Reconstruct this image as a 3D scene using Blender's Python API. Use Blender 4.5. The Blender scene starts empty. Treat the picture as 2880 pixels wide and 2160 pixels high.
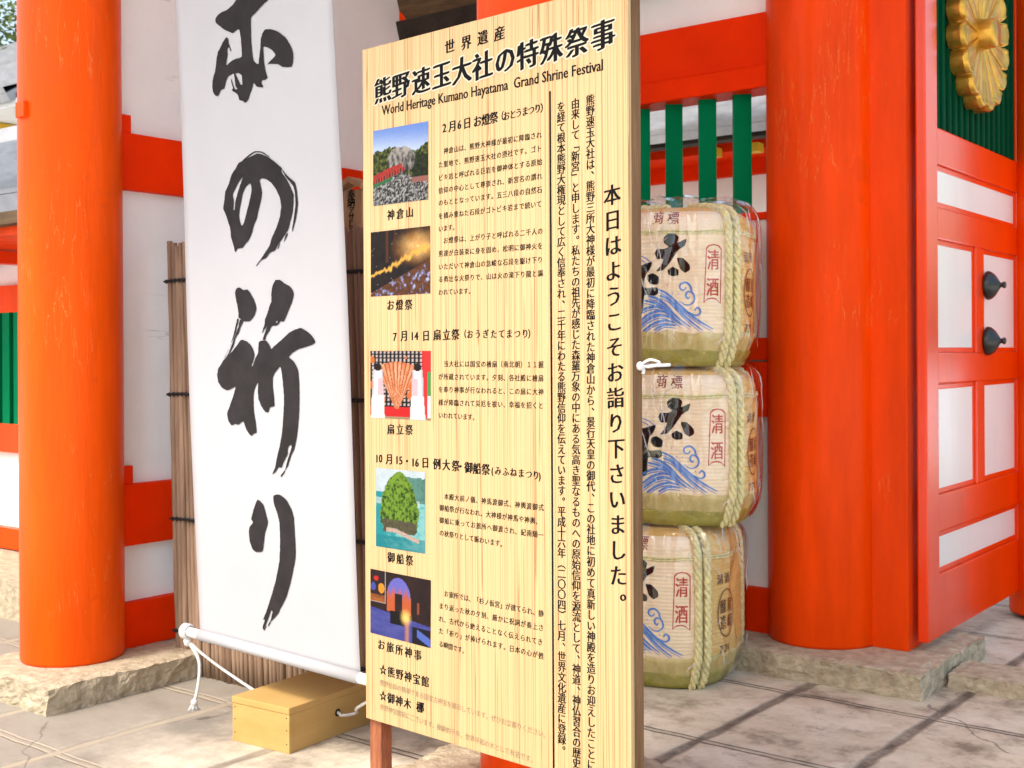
import bpy, bmesh, math, random
from math import sin, cos, pi, radians, sqrt, atan2
from mathutils import Vector as V, Matrix, noise as NZ
random.seed(7)
scene = bpy.context.scene
COL = scene.collection
# ------------------------------------------------------------------ camera, sky, sun, exposure
F = 3410.0; YAW = radians(37.5); ROLL = -0.0055; HZ = 990.0; EYE = 1.3
camd = bpy.data.cameras.new('camera'); cam = bpy.data.objects.new('camera', camd); COL.objects.link(cam)
camd.sensor_width = 36; camd.lens = F / 2880 * 36; camd.clip_end = 500; camd.clip_start = .05
camd.shift_y = (HZ - 1080) / 2880
CM = Matrix.Rotation(YAW, 3, 'Z') @ Matrix.Rotation(pi / 2, 3, 'X') @ Matrix.Rotation(ROLL, 3, 'Z')
cam.matrix_world = Matrix.Translation((0, 0, EYE)) @ CM.to_4x4()
camd.dof.use_dof = True; camd.dof.focus_distance = 3.15; camd.dof.aperture_fstop = 9
scene.camera = cam
SUN = V((-.20 * cos(radians(55)), -.98 * cos(radians(55)), sin(radians(55)))).normalized()
world = bpy.data.worlds.new('World'); scene.world = world; world.use_nodes = True
wn = world.node_tree.nodes; bg = wn['Background']
sky = wn.new('ShaderNodeTexSky'); sky.sky_type = 'NISHITA'; sky.sun_disc = False
sky.sun_elevation = radians(55); sky.sun_rotation = atan2(SUN.x, SUN.y); sky.air_density = 1.6; sky.dust_density = 4.5; sky.ozone_density = 1.0
world.node_tree.links.new(sky.outputs[0], bg.inputs[0]); bg.inputs[1].default_value = .15
sd = bpy.data.lights.new('sun', 'SUN'); so = bpy.data.objects.new('sun', sd); COL.objects.link(so)
sd.energy = 1.1; sd.angle = radians(10); sd.color = (1, .95, .88)
so.rotation_euler = SUN.to_track_quat('Z', 'Y').to_euler()
vs = scene.view_settings; vs.view_transform = 'Standard'; vs.look = 'None'; vs.exposure = 1.24; vs.gamma = 1

# ------------------------------------------------------------------ pixel helpers (photo pixels -> real planes)
def ray(x, y):
    return CM @ V(((x - 1440) / F, -(y - HZ) / F, -1))
def at_plane(x, y, p, n):
    d = ray(x, y); o = V((0, 0, EYE)); t = (p - o).dot(n) / d.dot(n); return o + d * t
def at_z(x, y, z=0.0): return at_plane(x, y, V((0, 0, z)), V((0, 0, 1)))
def at_c(x, y, c): return at_plane(x, y, V((c, 0, 0)), V((1, 0, 0)))
def at_a(x, y, a): return at_plane(x, y, V((0, a, 0)), V((0, 1, 0)))
RIGHT = V((cos(YAW), sin(YAW), 0)); FWD = V((-sin(YAW), cos(YAW), 0)); UP = V((0, 0, 1))
def camxy(x, d):   # pixel column at a given depth, on the ground
    return RIGHT * ((x - 1440) / F * d) + FWD * d

# ------------------------------------------------------------------ materials
MATS = {}
def mat(name, col, rough=.6, var=.12, scale=6, bump=.0, bscale=40, spec=.5, col2=None, stretch=(1, 1, 1), metal=0, coat=0, grain=None, sss=0):
    if name in MATS: return MATS[name]
    m = bpy.data.materials.new(name); m.use_nodes = True; nt = m.node_tree; N = nt.nodes; L = nt.links
    b = N['Principled BSDF']; b.inputs['Roughness'].default_value = rough; b.inputs['Specular IOR Level'].default_value = spec
    b.inputs['Metallic'].default_value = metal; b.inputs['Coat Weight'].default_value = coat; b.inputs['Coat Roughness'].default_value = .15
    tc = N.new('ShaderNodeTexCoord'); mp = N.new('ShaderNodeMapping'); mp.inputs['Scale'].default_value = stretch
    L.new(tc.outputs['Object'], mp.inputs[0])
    nz = N.new('ShaderNodeTexNoise'); nz.inputs['Scale'].default_value = scale; nz.inputs['Detail'].default_value = 6; nz.inputs['Roughness'].default_value = .62
    L.new(mp.outputs[0], nz.inputs['Vector'])
    r = N.new('ShaderNodeValToRGB'); c = V(col[:3])
    c2 = V(col2) if col2 else c * (1 - var * 2); c1 = c * (1 + var) if not col2 else c
    r.color_ramp.elements[0].position = .32; r.color_ramp.elements[1].position = .68
    r.color_ramp.elements[0].color = (*c2, 1); r.color_ramp.elements[1].color = (*[min(1, x) for x in c1], 1)
    L.new(nz.outputs[0], r.inputs[0]); L.new(r.outputs[0], b.inputs['Base Color'])
    if bump:
        n2 = N.new('ShaderNodeTexNoise'); n2.inputs['Scale'].default_value = bscale; n2.inputs['Detail'].default_value = 5
        L.new(mp.outputs[0], n2.inputs['Vector'])
        bp = N.new('ShaderNodeBump'); bp.inputs['Strength'].default_value = bump; bp.inputs['Distance'].default_value = .01
        L.new(n2.outputs[0], bp.inputs['Height']); L.new(bp.outputs[0], b.inputs['Normal'])
    MATS[name] = m; m['ramp'] = r.name; return m

def nodes(m): return m.node_tree.nodes, m.node_tree.links

VERM = mat('vermilion_paint', (.86, .060, .0), .30, .10, 3, .18, 30, .10, stretch=(2.2, 2.2, .35), coat=.05)
VERM_D = mat('vermilion_timber', (.86, .034, .0), .5, .07, 2.5, .12, 40, .05, stretch=(1, 1, 1))
VERM_DOOR = mat('vermilion_door', (.85, .045, .0), .20, .06, 3, .08, 50, .3, stretch=(1, 1, .3), coat=.35)
WHITE = mat('white_plaster', (.89, .90, .885), .8, .03, 2.2, .10, 60, .1)
DOORW = mat('white_door_panel', (.82, .80, .76), .3, .02, 8, .05, 90, .5, stretch=(1, 1, .1), coat=.5)
GREEN = mat('green_paint', (.0, .20, .075), .5, .10, 5, .1, 60, .02, stretch=(1, 1, .2))
GREEN_D = mat('dark_green_slats', (.0, .055, .022), .5, .12, 5, .1, 60, .02, stretch=(1, 1, .2))
GOLD = mat('gold_leaf', (.66, .38, .06), .32, .18, 9, .18, 45, .5, metal=.85)
STONE = mat('rough_stone', (.53, .455, .33), .95, .22, 22, 1.0, 45, .1, col2=(.33, .275, .19))
INK = mat('black_ink', (.007, .007, .008), .7, .05, 9, spec=.06)
INKB = mat('brush_ink', (.030, .027, .028), .8, .12, 14, spec=.06)
GREYINK = mat('grey_ink', (.23, .17, .095), .7, .05, 9)
CLOTH = mat('white_banner_cloth', (.43, .43, .45), .8, .015, 3, .05, 220, .1)
PIPE = mat('white_pipe', (.82, .82, .82), .35, .02, 5)
CORD = mat('white_cord', (.80, .79, .76), .8, .08, 120, .5, 300)
BOXW = mat('hinoki_box', (.52, .34, .125), .5, .07, 5, .06, 70, .15, col2=(.46, .285, .09), stretch=(1.2, .35, 4))
FRAMEW = mat('weathered_frame', (.24, .135, .07), .8, .2, 12, .5, 60, .1, col2=(.11, .06, .03), stretch=(3, 3, .25))
LEGW = mat('red_brown_leg', (.40, .14, .06), .6, .2, 22, .4, 80, .3, col2=(.20, .06, .028), stretch=(3, 3, .5))
REED = mat('dry_cane', (.40, .275, .19), .7, .2, 16, .35, 90, .12, col2=(.19, .12, .08), stretch=(1.4, 1.4, .12))
BIND = mat('black_binding', (.012, .012, .014), .7, .1, 40)
DARKW = mat('dark_old_wood', (.035, .026, .018), .7, .2, 8, .3, 50, .3)
BROWNW = mat('brown_old_wood', (.18, .115, .055), .7, .2, 6, .3, 40, .3, col2=(.06, .035, .018), stretch=(.4, 2, 4))
PLAQ = mat('plaque_wood', (.52, .33, .18), .7, .15, 9, .2, 60, .1, col2=(.38, .23, .12), stretch=(3, 3, .4))
TILE = mat('grey_roof_tile', (.30, .33, .37), .4, .10, 6, .15, 30, .5)
TILEW = mat('pale_roof_tile', (.40, .41, .43), .5, .12, 4, .1, 30, .4)
YEL = mat('yellow_paint', (.78, .48, .02), .5, .05, 5)
BLACKM = mat('black_iron', (.010, .012, .011), .28, .1, 20, .1, 40, .6)
STRAW = mat('golden_straw', (.74, .50, .17), .6, .10, 10, .2, 60, .3, col2=(.64, .42, .13), stretch=(1, 1, 6))
LEAFB = mat('green_straw', (.40, .36, .07), .5, .25, 14, .8, 30, .3, col2=(.26, .24, .045), stretch=(1, 1, 1))
SHEET = mat('cream_label', (.88, .73, .51), .6, .03, 5, .0, 60, .3, stretch=(1, 1, 10))
SKIRT = mat('straw_fold', (.66, .55, .26), .6, .15, 16, .5, 40, .3, col2=(.46, .38, .13), stretch=(1, 1, .4))
ROPE = mat('straw_rope', (.78, .72, .38), .75, .15, 60, .3, 90, .2)
RED_INK = mat('red_ink', (.50, .022, .018), .6, .08, 30)
DRED_INK = mat('dark_red_ink', (.24, .022, .014), .6, .08, 30)
BLUE_INK = mat('blue_ink', (.035, .17, .58), .6, .25, 70, col2=(.10, .28, .68))
BROWN_INK = mat('brown_ink', (.13, .06, .018), .6, .1, 30)
HALO = mat('pale_outline', (.56, .49, .36), .6, .02, 5)

def label_bumps():   # fine horizontal straw lines showing through the paper and the straw mat
    for m, s in ((SHEET, 420), (STRAW, 420)):
        N, L = nodes(m); b = N['Principled BSDF']; tc = N.new('ShaderNodeTexCoord'); w = N.new('ShaderNodeTexWave')
        w.bands_direction = 'Z'; w.inputs['Scale'].default_value = s / 6.283 / 3; w.inputs['Distortion'].default_value = .6
        L.new(tc.outputs['Object'], w.inputs[0]); bp = N.new('ShaderNodeBump'); bp.inputs['Strength'].default_value = .25; bp.inputs['Distance'].default_value = .004
        L.new(w.outputs[1], bp.inputs['Height']); L.new(bp.outputs[0], b.inputs['Normal'])
label_bumps()

VERM_S = mat('sunlit_vermilion_paint', (.88, .092, .002), .36, .10, 3, .2, 30, .10, stretch=(2.2, 2.2, .35), coat=.04)  # lighter copy of the vermilion, sunlight put into the left pillar's colour
def plaster_wear():   # faint drips, stains and short hairline cracks
    N, L = nodes(WHITE); b = N['Principled BSDF']; rp = N[WHITE['ramp']]; tc = N.new('ShaderNodeTexCoord')
    mp = N.new('ShaderNodeMapping'); mp.inputs['Scale'].default_value = (.5, .5, 5); L.new(tc.outputs['Object'], mp.inputs[0])
    n = N.new('ShaderNodeTexNoise'); n.inputs['Scale'].default_value = 1.6; n.inputs['Detail'].default_value = 7; L.new(mp.outputs[0], n.inputs['Vector'])
    cr = N.new('ShaderNodeValToRGB'); e = cr.color_ramp.elements; e[0].position = .494; e[0].color = (0, 0, 0, 1); e[1].position = .5; e[1].color = (1, 1, 1, 1); k = e.new(.506); k.color = (0, 0, 0, 1); L.new(n.outputs[0], cr.inputs[0])
    n2 = N.new('ShaderNodeTexNoise'); n2.inputs['Scale'].default_value = 2.4; n2.inputs['Detail'].default_value = 3; L.new(tc.outputs['Object'], n2.inputs['Vector'])
    mr = N.new('ShaderNodeMapRange'); mr.inputs[1].default_value = .56; mr.inputs[2].default_value = .62; mr.inputs[4].default_value = .5; L.new(n2.outputs[0], mr.inputs[0])
    mu = N.new('ShaderNodeMath'); mu.operation = 'MULTIPLY'; L.new(cr.outputs[0], mu.inputs[0]); L.new(mr.outputs[0], mu.inputs[1])
    mx = N.new('ShaderNodeMix'); mx.data_type = 'RGBA'; mx.inputs['B'].default_value = (.40, .33, .27, 1); L.new(mu.outputs[0], mx.inputs['Factor']); L.new(rp.outputs[0], mx.inputs['A']); L.new(mx.outputs['Result'], b.inputs['Base Color'])
plaster_wear()
def pillar_wear(VERM):    # pale worn patches, hairline cracks and dark blotches in the lacquer of the pillars
    N, L = nodes(VERM); b = N['Principled BSDF']; rp = N[VERM['ramp']]
    tc = N.new('ShaderNodeTexCoord'); mp = N.new('ShaderNodeMapping'); mp.inputs['Scale'].default_value = (9, 9, .9); L.new(tc.outputs['Object'], mp.inputs[0])
    n = N.new('ShaderNodeTexNoise'); n.inputs['Scale'].default_value = 3.2; n.inputs['Detail'].default_value = 8; L.new(mp.outputs[0], n.inputs['Vector'])
    cr = N.new('ShaderNodeValToRGB'); e = cr.color_ramp.elements; e[0].position = .492; e[0].color = (0, 0, 0, 1); e[1].position = .5; e[1].color = (1, 1, 1, 1)
    k = e.new(.508); k.color = (0, 0, 0, 1); L.new(n.outputs[0], cr.inputs[0])
    n2 = N.new('ShaderNodeTexNoise'); n2.inputs['Scale'].default_value = 2.3; n2.inputs['Detail'].default_value = 3; L.new(tc.outputs['Object'], n2.inputs['Vector'])
    ma = N.new('ShaderNodeMapRange'); ma.inputs[1].default_value = .55; ma.inputs[2].default_value = .62; L.new(n2.outputs[0], ma.inputs[0])
    mu = N.new('ShaderNodeMath'); mu.operation = 'MULTIPLY'; L.new(cr.outputs[0], mu.inputs[0]); L.new(ma.outputs[0], mu.inputs[1])
    mx = N.new('ShaderNodeMix'); mx.data_type = 'RGBA'; mx.inputs['B'].default_value = (.75, .26, .06, 1)
    mu2 = N.new('ShaderNodeMath'); mu2.operation = 'MULTIPLY'; mu2.inputs[1].default_value = .55; L.new(mu.outputs[0], mu2.inputs[0])
    L.new(mu2.outputs[0], mx.inputs['Factor']); L.new(rp.outputs[0], mx.inputs['A'])
    n3 = N.new('ShaderNodeTexNoise'); n3.inputs['Scale'].default_value = 7; n3.inputs['Detail'].default_value = 2; n3.inputs['Distortion'].default_value = .4
    L.new(tc.outputs['Object'], n3.inputs['Vector'])
    m3 = N.new('ShaderNodeMapRange'); m3.inputs[1].default_value = .68; m3.inputs[2].default_value = .73; m3.inputs[4].default_value = .35; L.new(n3.outputs[0], m3.inputs[0])
    mx2 = N.new('ShaderNodeMix'); mx2.data_type = 'RGBA'; mx2.inputs['B'].default_value = (.66, .055, .004, 1)
    L.new(m3.outputs[0], mx2.inputs['Factor']); L.new(mx.outputs['Result'], mx2.inputs['A']); L.new(mx2.outputs['Result'], b.inputs['Base Color'])
    if VERM is VERM_S: mx.inputs['B'].default_value = (.80, .36, .12, 1); mx2.inputs['B'].default_value = (.80, .085, .006, 1); m3.inputs[1].default_value = .665; m3.inputs[2].default_value = .69; m3.inputs[4].default_value = .5
    v = N.new('ShaderNodeMapRange'); v.inputs[3].default_value = .24; v.inputs[4].default_value = .46; L.new(n2.outputs[0], v.inputs[0]); L.new(v.outputs[0], b.inputs['Roughness'])
for m_ in (VERM, VERM_S): pillar_wear(m_)

def wood_panel_mat():  # pale straight-grained board: thin dark vertical growth lines
    m = mat('straight_grain_board', (.72, .52, .25), .55, .03, 3); N, L = nodes(m); b = N['Principled BSDF']
    tc = N.new('ShaderNodeTexCoord'); mp = N.new('ShaderNodeMapping'); mp.inputs['Scale'].default_value = (34, 34, .16); L.new(tc.outputs['Object'], mp.inputs[0])
    n = N.new('ShaderNodeTexNoise'); n.inputs['Scale'].default_value = 1.7; n.inputs['Detail'].default_value = 2.5; L.new(mp.outputs[0], n.inputs['Vector'])
    w = N.new('ShaderNodeMath'); w.operation = 'MULTIPLY'; w.inputs[1].default_value = 7.5; L.new(n.outputs[0], w.inputs[0])
    fr = N.new('ShaderNodeMath'); fr.operation = 'FRACT'; L.new(w.outputs[0], fr.inputs[0])
    r = N.new('ShaderNodeValToRGB'); e = r.color_ramp.elements
    e[0].position = 0; e[0].color = (.515, .355, .175, 1); e[1].position = 1; e[1].color = (.49, .315, .135, 1)
    for p, c in ((.60, (.505, .345, .165)), (.84, (.45, .27, .105)), (.93, (.27, .13, .045)), (.975, (.27, .13, .045))):
        k = e.new(p); k.color = (*c, 1)
    L.new(fr.outputs[0], r.inputs[0])
    n2 = N.new('ShaderNodeTexNoise'); n2.inputs['Scale'].default_value = .9; n2.inputs['Detail'].default_value = 2; L.new(mp.outputs[0], n2.inputs['Vector'])
    mr = N.new('ShaderNodeMapRange'); mr.inputs[1].default_value = .35; mr.inputs[2].default_value = .65; L.new(n2.outputs[0], mr.inputs[0])
    mx = N.new('ShaderNodeMix'); mx.data_type = 'RGBA'; mx.inputs['B'].default_value = (.53, .375, .19, 1)
    m2 = N.new('ShaderNodeMath'); m2.operation = 'MULTIPLY'; m2.inputs[1].default_value = .25; L.new(mr.outputs[0], m2.inputs[0])
    L.new(m2.outputs[0], mx.inputs['Factor']); L.new(r.outputs[0], mx.inputs['A']); L.new(mx.outputs['Result'], b.inputs['Base Color'])
    return m
BOARD = wood_panel_mat()

def ground_mat():
    m = bpy.data.materials.new('stone_paving'); m.use_nodes = True; N, L = nodes(m); b = N['Principled BSDF']
    b.inputs['Roughness'].default_value = .8; b.inputs['Specular IOR Level'].default_value = .3
    tc = N.new('ShaderNodeTexCoord'); mp = N.new('ShaderNodeMapping'); mp.inputs['Rotation'].default_value = (0, 0, radians(1.2)); L.new(tc.outputs['Object'], mp.inputs[0])
    wob = N.new('ShaderNodeTexNoise'); wob.inputs['Scale'].default_value = 5; wob.inputs['Detail'].default_value = 5; L.new(mp.outputs[0], wob.inputs['Vector'])
    sx = N.new('ShaderNodeSeparateXYZ'); L.new(mp.outputs[0], sx.inputs[0])
    def M(op, a, bb=None, c=None):
        n = N.new('ShaderNodeMath'); n.operation = op
        for i, v in enumerate((a, bb, c)):
            if v is None: continue
            if isinstance(v, (int, float)): n.inputs[i].default_value = v
            else: L.new(v, n.inputs[i])
        return n.outputs[0]
    wb = M('MULTIPLY', M('SUBTRACT', wob.outputs[0], .5), .028)
    def dist(co, o, s):   # metres to the nearest joint line
        k = M('DIVIDE', M('SUBTRACT', M('ADD', co, wb), o), s)
        return M('MULTIPLY', M('ABSOLUTE', M('SUBTRACT', M('FRACT', M('ADD', k, .5)), .5)), s)
    dc = dist(sx.outputs[0], JC0, JCS); da = dist(sx.outputs[1], JA0, JAS)
    def band(d, w0, w1):
        n = N.new('ShaderNodeMapRange'); n.inputs[1].default_value = w0; n.inputs[2].default_value = w1; n.inputs[3].default_value = 1; n.inputs[4].default_value = 0
        L.new(d, n.inputs[0]); return n.outputs[0]
    # mottled slab colour
    n1 = N.new('ShaderNodeTexNoise'); n1.inputs['Scale'].default_value = 3.6; n1.inputs['Detail'].default_value = 10; n1.inputs['Roughness'].default_value = .68; L.new(mp.outputs[0], n1.inputs['Vector'])
    r1 = N.new('ShaderNodeValToRGB'); e = r1.color_ramp.elements; e[0].position = .34; e[0].color = (.23, .19, .135, 1); e[1].position = .62; e[1].color = (.66, .61, .49, 1)
    k = e.new(.47); k.color = (.55, .48, .365, 1); L.new(n1.outputs[0], r1.inputs[0])
    n2 = N.new('ShaderNodeTexNoise'); n2.inputs['Scale'].default_value = 7; n2.inputs['Detail'].default_value = 12; n2.inputs['Roughness'].default_value = .75; L.new(mp.outputs[0], n2.inputs['Vector'])
    r2 = N.new('ShaderNodeMapRange'); r2.inputs[1].default_value = .52; r2.inputs[2].default_value = .68; r2.inputs[4].default_value = .7; L.new(n2.outputs[0], r2.inputs[0])
    # blotched under the gate, sandier outside; tone raised to offset shade, lowered in sun
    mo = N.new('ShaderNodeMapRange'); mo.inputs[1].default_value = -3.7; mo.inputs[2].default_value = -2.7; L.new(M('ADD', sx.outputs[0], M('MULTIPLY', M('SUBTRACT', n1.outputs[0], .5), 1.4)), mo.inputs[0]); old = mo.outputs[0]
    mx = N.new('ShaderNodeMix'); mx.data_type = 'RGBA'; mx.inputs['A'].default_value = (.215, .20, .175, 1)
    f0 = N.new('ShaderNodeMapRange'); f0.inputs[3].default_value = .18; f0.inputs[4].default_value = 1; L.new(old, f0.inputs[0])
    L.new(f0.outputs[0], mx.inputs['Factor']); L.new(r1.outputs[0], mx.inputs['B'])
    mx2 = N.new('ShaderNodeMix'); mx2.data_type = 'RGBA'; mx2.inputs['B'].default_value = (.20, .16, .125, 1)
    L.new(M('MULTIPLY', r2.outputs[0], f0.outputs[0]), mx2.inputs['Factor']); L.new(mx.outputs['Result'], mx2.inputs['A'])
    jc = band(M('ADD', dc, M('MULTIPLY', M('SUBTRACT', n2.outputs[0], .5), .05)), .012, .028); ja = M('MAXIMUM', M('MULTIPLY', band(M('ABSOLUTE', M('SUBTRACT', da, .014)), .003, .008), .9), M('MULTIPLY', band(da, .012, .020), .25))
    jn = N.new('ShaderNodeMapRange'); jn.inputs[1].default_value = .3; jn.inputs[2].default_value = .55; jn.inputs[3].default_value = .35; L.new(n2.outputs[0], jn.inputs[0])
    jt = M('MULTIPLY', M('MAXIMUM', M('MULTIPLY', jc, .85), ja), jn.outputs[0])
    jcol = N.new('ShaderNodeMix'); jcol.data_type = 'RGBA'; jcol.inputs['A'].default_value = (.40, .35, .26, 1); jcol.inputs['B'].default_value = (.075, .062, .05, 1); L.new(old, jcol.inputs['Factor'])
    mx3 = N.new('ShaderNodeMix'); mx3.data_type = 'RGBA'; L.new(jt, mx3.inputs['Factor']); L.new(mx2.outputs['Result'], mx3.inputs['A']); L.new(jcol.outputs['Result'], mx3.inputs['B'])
    # two hairline cracks, each between two points on the paving
    pos = N.new('ShaderNodeSeparateXYZ'); L.new(tc.outputs['Object'], pos.inputs[0]); crk = None
    w2 = M('MULTIPLY', M('SUBTRACT', wob.outputs[0], .5), .16)
    for A_, B_ in CRACKS:
        dx, dy = B_[0] - A_[0], B_[1] - A_[1]; ln = sqrt(dx * dx + dy * dy); dx /= ln; dy /= ln
        px = M('SUBTRACT', pos.outputs[0], A_[0]); py = M('SUBTRACT', pos.outputs[1], A_[1])
        al = M('ADD', M('MULTIPLY', px, dx), M('MULTIPLY', py, dy)); ac = M('ABSOLUTE', M('ADD', M('SUBTRACT', M('MULTIPLY', px, dy), M('MULTIPLY', py, dx)), w2))
        k_ = M('MULTIPLY', band(ac, .0015, .006), M('MULTIPLY', M('GREATER_THAN', al, 0), M('LESS_THAN', al, ln)))
        crk = k_ if crk is None else M('MAXIMUM', crk, k_)
    mx4 = N.new('ShaderNodeMix'); mx4.data_type = 'RGBA'; mx4.inputs['B'].default_value = (.16, .135, .11, 1); L.new(M('MULTIPLY', crk, .75), mx4.inputs['Factor']); L.new(mx3.outputs['Result'], mx4.inputs['A'])
    L.new(mx4.outputs['Result'], b.inputs['Base Color'])
    hgt = M('ADD', M('MULTIPLY', M('MAXIMUM', jc, ja), -.8), M('MULTIPLY', n2.outputs[0], .45))
    bp = N.new('ShaderNodeBump'); bp.inputs['Strength'].default_value = .55; bp.inputs['Distance'].default_value = .02; L.new(hgt, bp.inputs['Height']); L.new(bp.outputs[0], b.inputs['Normal'])
    return m

# ------------------------------------------------------------------ mesh helpers
class MB:
    def __init__(s): s.v = []; s.f = []; s.sm = []
    def add(s, vs, fs, smooth=False):
        o = len(s.v); s.v += [V(p) for p in vs]; s.f += [[i + o for i in f] for f in fs]; s.sm += [smooth] * len(fs)
    def box(s, x0, x1, y0, y1, z0, z1):
        s.add([(x, y, z) for z in (z0, z1) for y in (y0, y1) for x in (x0, x1)],
              [(0, 2, 3, 1), (4, 5, 7, 6), (0, 1, 5, 4), (2, 6, 7, 3), (0, 4, 6, 2), (1, 3, 7, 5)])
    def obox(s, o, u, v, w):   # oriented box from a corner and three edge vectors
        o, u, v, w = V(o), V(u), V(v), V(w)
        s.add([o + u * i + v * j + w * k for k in (0, 1) for j in (0, 1) for i in (0, 1)],
              [(0, 2, 3, 1), (4, 5, 7, 6), (0, 1, 5, 4), (2, 6, 7, 3), (0, 4, 6, 2), (1, 3, 7, 5)])
    def lathe(s, prof, n=48, c=(0, 0, 0), cap=True, fn=None, zfn=None):
        vs = []
        for i, (r, z) in enumerate(prof):
            for k in range(n):
                a = 2 * pi * k / n; rr = r if fn is None else fn(r, z, a)
                vs.append((c[0] + rr * cos(a), c[1] + rr * sin(a), c[2] + z + (zfn(z, a) if zfn else 0)))
        fs = [(i * n + k, i * n + (k + 1) % n, (i + 1) * n + (k + 1) % n, (i + 1) * n + k) for i in range(len(prof) - 1) for k in range(n)]
        s.add(vs, fs, True)
        if cap:
            o = len(s.v) - len(vs)
            s.f.append([o + k for k in range(n - 1, -1, -1)]); s.sm.append(False)
            s.f.append([o + (len(prof) - 1) * n + k for k in range(n)]); s.sm.append(False)
    def tube(s, pts, r, n=8, rf=None):
        pts = [V(p) for p in pts]; vs = []; up = V((.13, .21, 1)).normalized(); prev = None
        for i, p in enumerate(pts):
            t = (pts[min(i + 1, len(pts) - 1)] - pts[max(i - 1, 0)]).normalized()
            if prev is None:
                a = t.cross(up)
                if a.length < .05: a = t.cross(V((1, 0, 0)))
                a.normalize()
            else: a = (prev - t * prev.dot(t)).normalized()
            prev = a; b = t.cross(a); rr = r if rf is None else rf(i / (len(pts) - 1))
            vs += [p + (a * cos(2 * pi * k / n) + b * sin(2 * pi * k / n)) * rr for k in range(n)]
        fs = [(i * n + k, i * n + (k + 1) % n, (i + 1) * n + (k + 1) % n, (i + 1) * n + k) for i in range(len(pts) - 1) for k in range(n)]
        fs += [list(range(n - 1, -1, -1)), [(len(pts) - 1) * n + k for k in range(n)]]
        s.add(vs, fs, True)
def obj(name, mb, m, parent=None, bevel=0, seg=2):
    me = bpy.data.meshes.new(name); vs = mb.v
    if parent is not None:
        inv = parent.matrix_world.inverted() if parent.type == 'EMPTY' or parent.parent is None else Matrix()
        inv = ROOTINV.get(parent.name, Matrix()); vs = [inv @ p for p in vs]
    me.from_pydata([tuple(p) for p in vs], [], mb.f); me.update()
    me.polygons.foreach_set('use_smooth', mb.sm)
    me.materials.append(m)
    bm = bmesh.new(); bm.from_mesh(me); bmesh.ops.recalc_face_normals(bm, faces=bm.faces)
    if bevel: bmesh.ops.bevel(bm, geom=[e for e in bm.edges if len(e.link_faces) == 2 and e.calc_face_angle(0) > .6], offset=bevel, segments=seg, affect='EDGES', profile=.6)
    bm.to_mesh(me); bm.free()
    o = bpy.data.objects.new(name, me); COL.objects.link(o)
    if parent is not None:
        o.parent = parent; ROOTINV[o.name] = ROOTINV.get(parent.name, Matrix())
    return o
ROOTINV = {}
def thing(name, label, cat, loc, group=None):
    o = bpy.data.objects.new(name, None); COL.objects.link(o); o.location = loc; o.empty_display_size = .1
    ROOTINV[o.name] = Matrix.Translation(-V(loc)); tag(o, label, cat, group); return o
def tag(o, label, cat, group=None):
    o['label'] = label; o['category'] = cat
    if group: o['group'] = group
    return o
def smoothpath(pts, n=10):   # Catmull-Rom
    pts = [V(p) for p in pts]; out = []
    for i in range(len(pts) - 1):
        p0, p1, p2, p3 = pts[max(i - 1, 0)], pts[i], pts[i + 1], pts[min(i + 2, len(pts) - 1)]
        for k in range(n):
            t = k / n; out.append(.5 * ((2 * p1) + (p2 - p0) * t + (2 * p0 - 5 * p1 + 4 * p2 - p3) * t * t + (3 * p1 - p0 - 3 * p2 + p3) * t ** 3))
    return out + [pts[-1]]

# flat filled outlines (holes by even-odd) and font glyphs -> 2D triangles
def fill2d(contours, res=1):
    cu = bpy.data.curves.new('outline', 'CURVE'); cu.dimensions = '2D'; cu.fill_mode = 'BOTH'
    for c in contours:
        sp = cu.splines.new('POLY'); sp.points.add(len(c) - 1)
        for p, q in zip(sp.points, c): p.co = (q[0], q[1], 0, 1)
        sp.use_cyclic_u = True
    o = bpy.data.objects.new('outline', cu); COL.objects.link(o)
    dg = bpy.context.evaluated_depsgraph_get(); dg.update(); me = bpy.data.meshes.new_from_object(o.evaluated_get(dg))
    vs = [(v.co.x, v.co.y) for v in me.vertices]; fs = [list(p.vertices) for p in me.polygons]
    # drop the duplicate back side
    seen = set(); out = []
    for f in fs:
        k = frozenset((round(vs[i][0], 5), round(vs[i][1], 5)) for i in f)
        if k not in seen: seen.add(k); out.append(f)
    bpy.data.objects.remove(o); bpy.data.curves.remove(cu); bpy.data.meshes.remove(me)
    return vs, out
_fc = bpy.data.curves.new('glyphs', 'FONT'); _fc.resolution_u = 2; _fo = bpy.data.objects.new('glyphs', _fc); COL.objects.link(_fo)
GL = {}; SER = {}
def glyph(s):
    if s not in GL:
        _fc.body = s; dg = bpy.context.evaluated_depsgraph_get(); dg.update()
        me = bpy.data.meshes.new_from_object(_fo.evaluated_get(dg))
        SER[s] = []
        if len(s) > 1 or s in '14':
            cnt = {}
            for p in me.polygons:
                for k in p.edge_keys: cnt[k] = cnt.get(k, 0) + 1
            for (i, j), c in cnt.items():
                p, q = me.vertices[i].co, me.vertices[j].co
                if c == 1 and abs(p.y - q.y) < .004 and .05 < abs(p.x - q.x) < .13: SER[s].append((min(p.x, q.x), max(p.x, q.x), p.y))
        GL[s] = ([(v.co.x, v.co.y) for v in me.vertices], [list(p.vertices) for p in me.polygons]); bpy.data.meshes.remove(me)
    return GL[s]
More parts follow.
